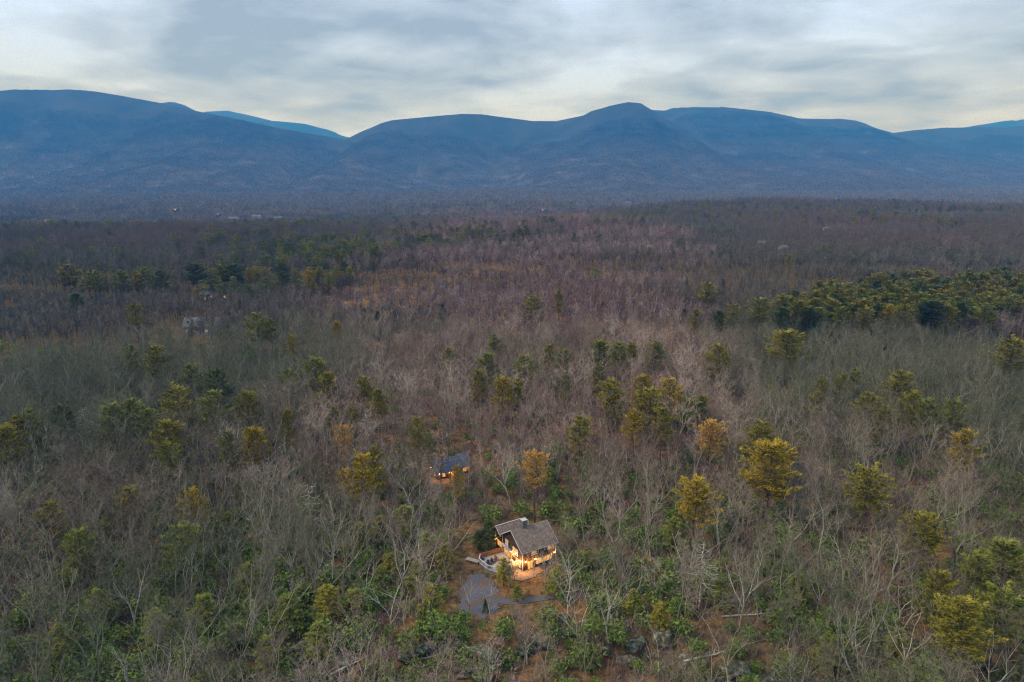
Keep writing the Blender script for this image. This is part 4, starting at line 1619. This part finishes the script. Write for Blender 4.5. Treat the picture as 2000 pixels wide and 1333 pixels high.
m.build('wall', M['siding'], H)
oh = 0.55
sl = (RI - EA) / VM
rf = MB()
rf.slab([(-oh, -oh, EA - sl * oh + 0.12), (U + oh, -oh, EA - sl * oh + 0.12), (U + oh, VM, RI + 0.12), (-oh, VM, RI + 0.12)], 0.16)
rf.slab([(U + oh, V + oh, EA - sl * oh + 0.12), (-oh, V + oh, EA - sl * oh + 0.12), (-oh, VM + .004, RI + 0.118), (U + oh, VM + .004, RI + 0.118)], 0.16)
roof = rf.build('roof', M['shingle'], H)
rw = MB()
s2 = (RW - EW) / 2.0
s3 = (RW - EW) / (VW - vm2)
rw.slab([(-0.9, V - 0.1, EW + 0.1), (UW + .4, V - 0.1, EW + 0.1), (UW + .4, vm2, RW + 0.1), (-0.9, vm2, RW + 0.1)], 0.15)
rw.slab([(UW + .4, VW + oh, EW - s3 * oh + 0.1), (-0.9, VW + oh, EW - s3 * oh + 0.1), (-0.9, vm2 + .004, RW + 0.098), (UW + .4, vm2 + .004, RW + 0.098)], 0.15)
rw.build('roof', M['shingle'], H)
# fascia and rake boards
def board(p, q, wdt=0.22, th=0.06, name='trim_board', par=H, mt='white_trim'):
    p, q = Vector(p), Vector(q)
    d = (q - p).normalized()
    sd = d.cross(Vector((0, 0, 1)))
    sd = sd.normalized() if sd.length > 1e-4 else Vector((1, 0, 0))
    up = sd.cross(d)
    mm = MB()
    vs = []
    for e_ in (p, q):
        for a, c in ((-1, -1), (1, -1), (1, 1), (-1, 1)):
            vs.append(tuple(e_ + sd * a * th / 2 + up * c * wdt / 2))
    mm.v = vs
    mm.f = [(0, 1, 2, 3), (7, 6, 5, 4), (0, 4, 5, 1), (1, 5, 6, 2), (2, 6, 7, 3), (3, 7, 4, 0)]
    mm.m = [0] * 6
    return mm.build(name, M[mt], par)


zf = EA - sl * oh + 0.05
board((-oh - .04, -oh, zf), (-oh - .04, VM, RI + .05))
board((-oh - .04, V + oh, zf), (-oh - .04, VM, RI + .05))
board((U + oh + .04, -oh, zf), (U + oh + .04, VM, RI + .05))
board((-oh, -oh - .04, zf), (U + oh, -oh - .04, zf), 0.2)
board((-0.94, V - .1, EW + .03), (-0.94, vm2, RW + .03))
board((-0.94, VW + oh, EW - s3 * oh + .03), (-0.94, vm2, RW + .03))
board((-0.9, vm2, RW + .12), (UW + .4, vm2, RW + .12), 0.1, 0.2)
for (u, v, top_) in ((-0.06, V - 0.1, EA - .1), (0.18, VW + 0.06, EW - .1), (-0.06, -0.06, EA - .3), (U + 0.06, -0.06, EA - .3)):
    MB().box(u - 0.08, u + 0.08, v - 0.08, v + 0.08, -0.9, top_).build('corner_board', M['white_trim'], H)
MB().box(-0.75, -0.002, 4.9, V - 0.3, 2.95, 3.12).build('porch_ledge', M['white_trim'], H)
# chimney
ch = MB().box(2.75, 3.85, VM - 0.5, VM + 0.5, 7.0, 10.5).build('chimney', M['chimney_stone'], H)
MB().box(2.55, 4.05, VM - 0.72, VM + 0.72, 10.85, 10.97).build('cap', M['cap_metal'], ch)
for q in ((2.8, VM - .45), (3.7, VM - .45), (2.8, VM + .35), (3.7, VM + .35)):
    MB().box(q[0], q[0] + .1, q[1], q[1] + .1, 10.5, 10.85).build('cap_leg', M['black_metal'], ch)
MB().tube([(5.4, VM + 1.2, 7.6), (5.4, VM + 1.2, 9.6)], [0.09, 0.09], 8, cap=True).build('vent_pipe', M['cap_metal'], H)
# openings on the gable side facing the deck
window(H, 'v', 0.0, 6.9, 8.3, 3.45, 5.0, 'soft_pane', cols=2, rows=2)
window(H, 'v', 0.0, 2.3, 4.6, 3.0, 4.7, 'soft_pane', cols=3, rows=2)
window(H, 'v', 0.25, 10.9, 11.6, 4.1, 5.2, 'soft_pane', cols=1)
window(H, 'v', 0.25, 10.2, 12.9, 0.9, 2.75, 'lit_pane', 'glazed_door', cols=2)
window(H, 'v', 0.0, 4.9, 9.4, 0.55, 2.8, 'lit_pane', 'glazed_door', cols=5)
window(H, 'v', 0.0, 1.0, 3.2, 0.5, 2.4, 'lit_pane', 'window', cols=2)
# openings on the front
window(H, 'u', 0.0, 7.2, 9.3, 3.75, 5.0, 'lit_pane', 'window', cols=3)
window(H, 'u', 0.0, 3.9, 8.6, 0.9, 2.4, 'lit_pane', 'window', cols=6)
window(H, 'u', 0.0, 1.3, 3.0, 0.1, 2.4, 'lit_pane', 'glazed_door', cols=2)
window(H, 'u', 0.0, 2.5, 4.0, 3.75, 4.9, 'soft_pane', 'window', cols=2)


def hw(u, v, z):
    a, b_ = house_pt(u, v)
    return (a, b_, HZ + z * HSC)


def on_deck(px, py):
    p = at(px, py, 0.8)
    return (p.x, p.y, HZ + 0.8)


for u, v, rz_, en, lab in ((-0.02, 4.2, -math.pi / 2, 620, 'lit wall lamp between the glazed doors and the corner'), (-0.02, 0.6, -math.pi / 2, 800, 'lit wall lamp low by the front corner of the house'),
                           (0.23, 13.2, -math.pi / 2, 120, 'lit wall lamp at the deck end of the house'), (0.8, -0.02, 0, 520, 'lit wall lamp beside the front entry'), (3.4, -0.02, 0, 300, 'lit wall lamp right of the front entry'),
                           (9.1, -0.02, 0, 200, 'lit wall lamp under the right front windows')):
    wall_lamp(lab, hw(u, v, 2.6), HOUSE_RZ + rz_, en * 0.42, 'wall lamps on the house')

# patio in front of the entry
pp = [Vector(hw(u, v, 0)) for u, v in ((-5.6, -0.6), (-2.5, 4.6), (-0.2, 4.6), (-0.2, -0.3), (4.6, -0.3), (4.6, -2.6), (1.2, -3.6), (-2.6, -3.4))]
sheet('patio', 'warmly lit stone patio at the foot of the house', wavy(pp, 3, 0.25), M['flagstone'], 0.10)

# deck
DK = thing('deck', 'pale wooden deck with white railing beside the house', 'deck', (HOUSE.x, HOUSE.y, HZ), HOUSE_RZ)
dz = 0.8


def deck_uv(px, py, h):
    p = at(px, py, h)
    c, s_ = math.cos(HOUSE_RZ), math.sin(HOUSE_RZ)
    dx, dy = p.x - HOUSE.x, p.y - HOUSE.y
    return dx * c + dy * s_, -dx * s_ + dy * c


dp = [deck_uv(*q, dz) for q in ((968, 1082), (938, 1090), (936, 1099), (952, 1113), (972, 1119))]
dp = [(min(p[0], -0.12), p[1]) for p in dp] + [(-0.12, deck_uv(972, 1119, dz)[1] + 0.4)]
dp[0] = (-0.12, dp[0][1])
MB().prism(dp, dz - 0.12, dz).build('deck_floor', M['deck_wood'], DK)
sk = MB()
for i in range(len(dp) - 1):
    a, c = dp[i], dp[i + 1]
    sk.face([(a[0] * .99, a[1], -1), (c[0] * .99, c[1], -1), (c[0] * .99, c[1], dz - .13), (a[0] * .99, a[1], dz - .13)])
sk.build('skirt', M['deck_skirt'], DK)
for i in range(len(dp) - 1):
    a, c = Vector((*dp[i], 0)), Vector((*dp[i + 1], 0))
    mt = 'cedar' if i == 0 else 'white_trim'
    ln = (c - a).length
    k_ = max(1, int(round(ln / 1.6)))
    for j in range(k_ + (1 if i == len(dp) - 2 else 0)):
        p = a.lerp(c, j / k_)
        MB().box(p.x - .06, p.x + .06, p.y - .06, p.y + .06, dz, dz + 1.02).build('rail_post', M[mt], DK)
    board((a.x, a.y, dz + 1.06), (c.x, c.y, dz + 1.06), 0.09, 0.16, 'handrail', DK, mt)
    board((a.x, a.y, dz + 0.18), (c.x, c.y, dz + 0.18), 0.08, 0.06, 'lower_rail', DK, mt)
    if i == 0:
        board((a.x, a.y, dz + 0.6), (c.x, c.y, dz + 0.6), 0.7, 0.04, 'rail_panel', DK, mt)
    else:
        nb_ = int(ln / 0.28)
        bl = MB()
        for j in range(1, nb_):
            p = a.lerp(c, j / nb_)
            bl.box(p.x - .018, p.x + .018, p.y - .018, p.y + .018, dz + .22, dz + 1.02)
        bl.build('balusters', M[mt], DK)['kind'] = 'stuff'
# footbridge to the left
w0, w1 = Vector(on_deck(936, 1096)), at(908, 1090, 0.5)
wd = Vector((w1.x - w0.x, w1.y - w0.y, 0))
FB = thing('footbridge', 'low wooden walkway leading left from the deck', 'walkway', (w0.x, w0.y, HZ), math.atan2(wd.y, wd.x))
nb_ = max(6, int(wd.length / 0.5))
for j in range(nb_):
    MB().box(0.5 * j + 0.1, 0.5 * j + 0.57, -0.55, 0.55, 0.62, 0.70).build('plank', M['deck_wood'], FB)
for v in (-0.5, 0.42):
    MB().box(0.1, nb_ * 0.5, v, v + .08, 0.3, 0.615).build('beam', M['cedar'], FB)
for u in (1.0, nb_ * 0.5 - 0.5):
    MB().box(u, u + .12, -0.4, 0.4, -0.8, 0.295).build('support', M['cedar'], FB)


def deck_chair(u, v, rz_, mt, label):
    x, y, z = on_deck(u, v)
    o = thing('deck_chair', label, 'chair', (x, y, z), HOUSE_RZ + rz_, 'chairs on the deck')
    MB().slab([(-0.32, -0.35, 0.40), (0.32, -0.35, 0.40), (0.32, 0.28, 0.30), (-0.32, 0.28, 0.30)], 0.05).build('seat', M[mt], o)
    for k_ in range(5):
        x0 = -0.32 + 0.13 * k_
        MB().slab([(x0, 0.22, 0.30), (x0 + .115, 0.22, 0.30), (x0 + .115, 0.52, 1.05 - 0.03 * abs(k_ - 2)), (x0, 0.52, 1.05 - 0.03 * abs(k_ - 2))], 0.04).build('back_slat', M[mt], o)
    for s_ in (-1, 1):
        MB().box(s_ * .38 - .06, s_ * .38 + .06, -0.4, 0.4, 0.55, 0.59).build('armrest', M[mt], o)
        MB().box(s_ * .36 - .03, s_ * .36 + .03, -0.36, -0.28, 0, 0.55).build('leg', M[mt], o)
        MB().box(s_ * .36 - .03, s_ * .36 + .03, 0.3, 0.38, 0, 0.55).build('leg', M[mt], o)


deck_chair(956, 1103, 0.5, 'chair_dark', 'dark deck chair, nearer the railing of the facing pair')
deck_chair(963, 1100, 0.3, 'chair_dark', 'dark deck chair in the middle of the row on the deck')
deck_chair(970, 1096, 0.1, 'chair_brown', 'brown deck chair closest to the house wall')
deck_chair(942, 1094, 1.2, 'chair_dark', 'dark deck chair in the far outer corner of the deck')
x, y, z = on_deck(955, 1109)
o = thing('fire_bowl', 'low round dark fire bowl on the deck front', 'fire bowl', (x, y, z))
MB().tube([(0, 0, 0.18), (0, 0, 0.30), (0, 0, 0.42)], [0.22, 0.42, 0.5], 12, cap=True).build('bowl', M['chair_dark'], o)
for a in (0, 2.1, 4.2):
    MB().box(math.cos(a) * .22 - .03, math.cos(a) * .22 + .03, math.sin(a) * .22 - .03, math.sin(a) * .22 + .03, 0, 0.22).build('leg', M['black_metal'], o)
x, y, z = on_deck(950, 1098)
o = thing('deck_bench', 'pale slatted bench near the outer deck railing', 'bench', (x, y, z), HOUSE_RZ + 0.3)
for k_ in range(4):
    MB().box(-0.75, 0.75, -0.24 + .125 * k_, -0.135 + .125 * k_, 0.42, 0.46).build('seat_slat', M['deck_wood'], o)
for s_ in (-1, 1):
    MB().box(s_ * .62 - .04, s_ * .62 + .04, -.22, .22, 0, 0.415).build('leg', M['deck_wood'], o)

# ------------------------------------------------------------------ cottage
C = thing('cottage', 'small dark cottage with blue-grey gable roof and glowing lamps', 'cottage', (COT.x, COT.y, COT.z), COT_RZ)
CSC = 0.80
C.scale = (CSC,) * 3


def gable(par, u0, u1, v0, v1, ea, ri, roofmat, wallmat, oh=0.5, z0=-1.2):
    vm = (v0 + v1) / 2
    s_ = (ri - ea) / (vm - v0)
    w = MB()
    w.face([(u0, v0, z0), (u1, v0, z0), (u1, v0, ea), (u0, v0, ea)])
    w.face([(u1, v1, z0), (u0, v1, z0), (u0, v1, ea), (u1, v1, ea)])
    w.face([(u0, v1, z0), (u0, v0, z0), (u0, v0, ea), (u0, vm, ri), (u0, v1, ea)])
    w.face([(u1, v0, z0), (u1, v1, z0), (u1, v1, ea), (u1, vm, ri), (u1, v0, ea)])
    w.build('wall', M[wallmat], par)
    r_ = MB()
    zl = ea - s_ * oh + .12
    r_.slab([(u0 - oh, v0 - oh, zl), (u1 + oh, v0 - oh, zl), (u1 + oh, vm, ri + .12), (u0 - oh, vm, ri + .12)], 0.14)
    r_.slab([(u1 + oh, v1 + oh, zl), (u0 - oh, v1 + oh, zl), (u0 - oh, vm + .004, ri + .118), (u1 + oh, vm + .004, ri + .118)], 0.14)
    return r_.build('roof', M[roofmat], par)


gable(C, 0, 8.0, 0, 6.4, 2.9, 6.0, 'blue_roof', 'siding', 0.6)
gable(C, 8.3, 12.2, 0.9, 6.6, 3.4, 6.3, 'blue_roof', 'siding', 0.5)
window(C, 'u', 0.0, 2.0, 3.0, 0.7, 2.0, 'lit_pane', cols=2)
window(C, 'u', 0.0, 5.0, 6.0, 0.1, 2.2, 'lit_pane', 'glazed_door', cols=2)
window(C, 'u', 0.9, 9.6, 10.8, 0.9, 2.2, 'lit_pane', cols=2)
window(C, 'v', 0.0, 1.2, 2.0, 0.8, 2.2, 'lit_pane', cols=1)
window(C, 'v', 0.0, 4.2, 5.0, 0.8, 2.2, 'lit_pane', cols=1)
cc, cs = math.cos(COT_RZ), math.sin(COT_RZ)
for u, v, rz_, en, lab in ((-0.02, 0.7, -math.pi / 2, 90, 'lit lamp on the cottage end wall'), (-0.02, 5.6, -math.pi / 2, 70, 'lit lamp at the back of the cottage end wall'), (0.9, -0.02, 0, 130, 'lit lamp at the left of the cottage front'),
                           (4.5, -0.02, 0, 170, 'lit lamp left of the cottage door'), (6.6, -0.02, 0, 170, 'lit lamp right of the cottage door'), (11.5, 0.88, 0, 140, 'lit lamp on the right wing of the cottage')):
    wall_lamp(lab, (COT.x + (cc * u - cs * v) * CSC, COT.y + (cs * u + cc * v) * CSC, COT.z + 2.15 * CSC), COT_RZ + rz_, en * 0.6, 'wall lamps on the cottage')

# ------------------------------------------------------------------ far buildings and lights
p = FAR_HOUSES['dormer']
D = thing('grey_house', 'grey-roofed house with three white dormers in the left woods', 'house', p, R(4))
gable(D, -8.0, 8.0, 0, 8, 4.4, 8.0, 'grey_roof', 'clay_wall', 0.5)
for u in (-5.6, 0.0, 5.4):
    dm = MB()
    dm.box(u - 0.9, u + 0.9, 0.9, 3.6, 5.5, 7.5)
    dm.face([(u - .9, .9, 7.5), (u + .9, .9, 7.5), (u, .9, 8.5)])
    d_ = dm.build('dormer', M['white_trim'], D)
    rr = MB()
    rr.slab([(u - 1.15, .6, 7.45), (u, .6, 8.75), (u, 4.2, 8.75), (u - 1.15, 4.2, 7.45)], 0.12)
    rr.slab([(u + .004, .6, 8.748), (u + 1.15, .6, 7.45), (u + 1.15, 4.2, 7.45), (u + .004, 4.2, 8.748)], 0.12)
    rr.build('dormer_roof', M['grey_roof'], d_)
    MB().box(u - .5, u + .5, .84, .895, 5.9, 7.2).build('pane', M['chair_dark'], d_)
for u in (-6.5, -3, 3, 6.5):
    window(D, 'u', 0.0, u - .6, u + .6, 1.4, 3.0, 'soft_pane', cols=2)

p = FAR_HOUSES['lit']
D = thing('hidden_house', 'dark house with three lamps glowing among the far left trees', 'house', p, R(-6))
gable(D, -9, 9, 0, 9, 5.5, 9.2, 'grey_roof', 'siding', 0.5)
for u, z in ((-6.5, 2.6), (-2.0, 4.0), (6.8, 4.0)):
    window(D, 'u', 0.0, u - .7, u + .7, z - .8, z + .8, 'far_lamp', cols=2)


def far_house(px, py, w, d_, h, wall, rz_, label, panes=()):
    p = at(px, py, 13)
    o = thing('far_house', label, 'house', p + Vector((0, 0, 6)), rz_, 'far buildings in the valley')
    gable(o, -w / 2, w / 2, 0, d_, h, h + d_ * 0.3, 'grey_roof', wall, 0.5, -2)
    for u in panes:
        window(o, 'u', 0.0, u - 1.6, u + 1.6, h - 3.0, h - 0.6, 'far_lamp', cols=2)


for a in [(455, 428, 26, 12, 8, 'pale_wall', 0.1, 'long white building in the left valley', ()), (500, 424, 22, 12, 8, 'clay_wall', 0.0, 'pale pinkish building right of the long white one', ()),
          (543, 426, 18, 10, 7, 'clay_wall', 0.2, 'low pinkish building at the end of the valley row', ()), (342, 409, 12, 9, 7, 'siding', 0, 'far dark house with one orange light in the left valley', (0,)),
          (425, 419, 12, 9, 7, 'siding', 0, 'far dark house with an orange light beside the white building', (0,)), (401, 358, 26, 14, 12, 'pale_wall', 0, 'tiny lit house at the foot of the left mountain', (0,)),
          (1060, 410, 12, 9, 7, 'siding', 0, 'far dark house with an orange light at the valley centre', (0,)), (1228, 397, 22, 12, 9, 'pale_wall', 0, 'small white barn in the far centre valley', ()),
          (1490, 468, 6, 5, 4, 'pale_wall', 0, 'small pale house on the right plateau', ()),
          (1534, 476, 6, 5, 4, 'pale_wall', 0.3, 'small white house right of the pale plateau house', ()), (1617, 444, 7, 6, 5, 'clay_wall', 0, 'far pink-walled house on the right plateau', ()),
          (90, 431, 12, 9, 7, 'clay_wall', 0, 'far reddish house near the left edge of the valley', (0,)), (1006, 676, 7, 6, 4, 'pale_wall', 0.4, 'small white shed behind the central pines', ()),
          (684, 712, 9, 7, 5, 'pale_wall', -0.3, 'half-hidden pale house in the left middle woods', ())]:
    far_house(*a)
for q in bpy.data.objects:
    if q.get('label') in ('small white shed behind the central pines', 'half-hidden pale house in the left middle woods'):
        q.location.z -= 7.5

# ------------------------------------------------------------------ haze
zlo = -62.0 - 6
hm = bpy.data.materials.new('haze')
hm.use_nodes = True
hn = hm.node_tree.nodes
hn.clear()
ho = hn.new('ShaderNodeOutputMaterial')
pv = hn.new('ShaderNodeVolumePrincipled')
pv.inputs['Color'].default_value = (0.05, 0.355, 1.0, 1)
pv.inputs['Absorption Color'].default_value = (1, 1, 1, 1)
pv.inputs['Density'].default_value = 1.4e-4
pv.inputs['Density Attribute'].default_value = ''
pv.inputs['Anisotropy'].default_value = 0.0
hm.node_tree.links.new(pv.outputs[0], ho.inputs['Volume'])
try:
    hm.cycles.homogeneous_volume = True
    hm.cycles.volume_sampling = 'DISTANCE'
except Exception:
    pass
hz_o = MB().box(-13500, 13500, -1200, 14000, min(zlo, -90), 1290).build('haze', hm)
tag(hz_o, 'thin blue evening haze filling the valley', 'haze', kind='stuff')
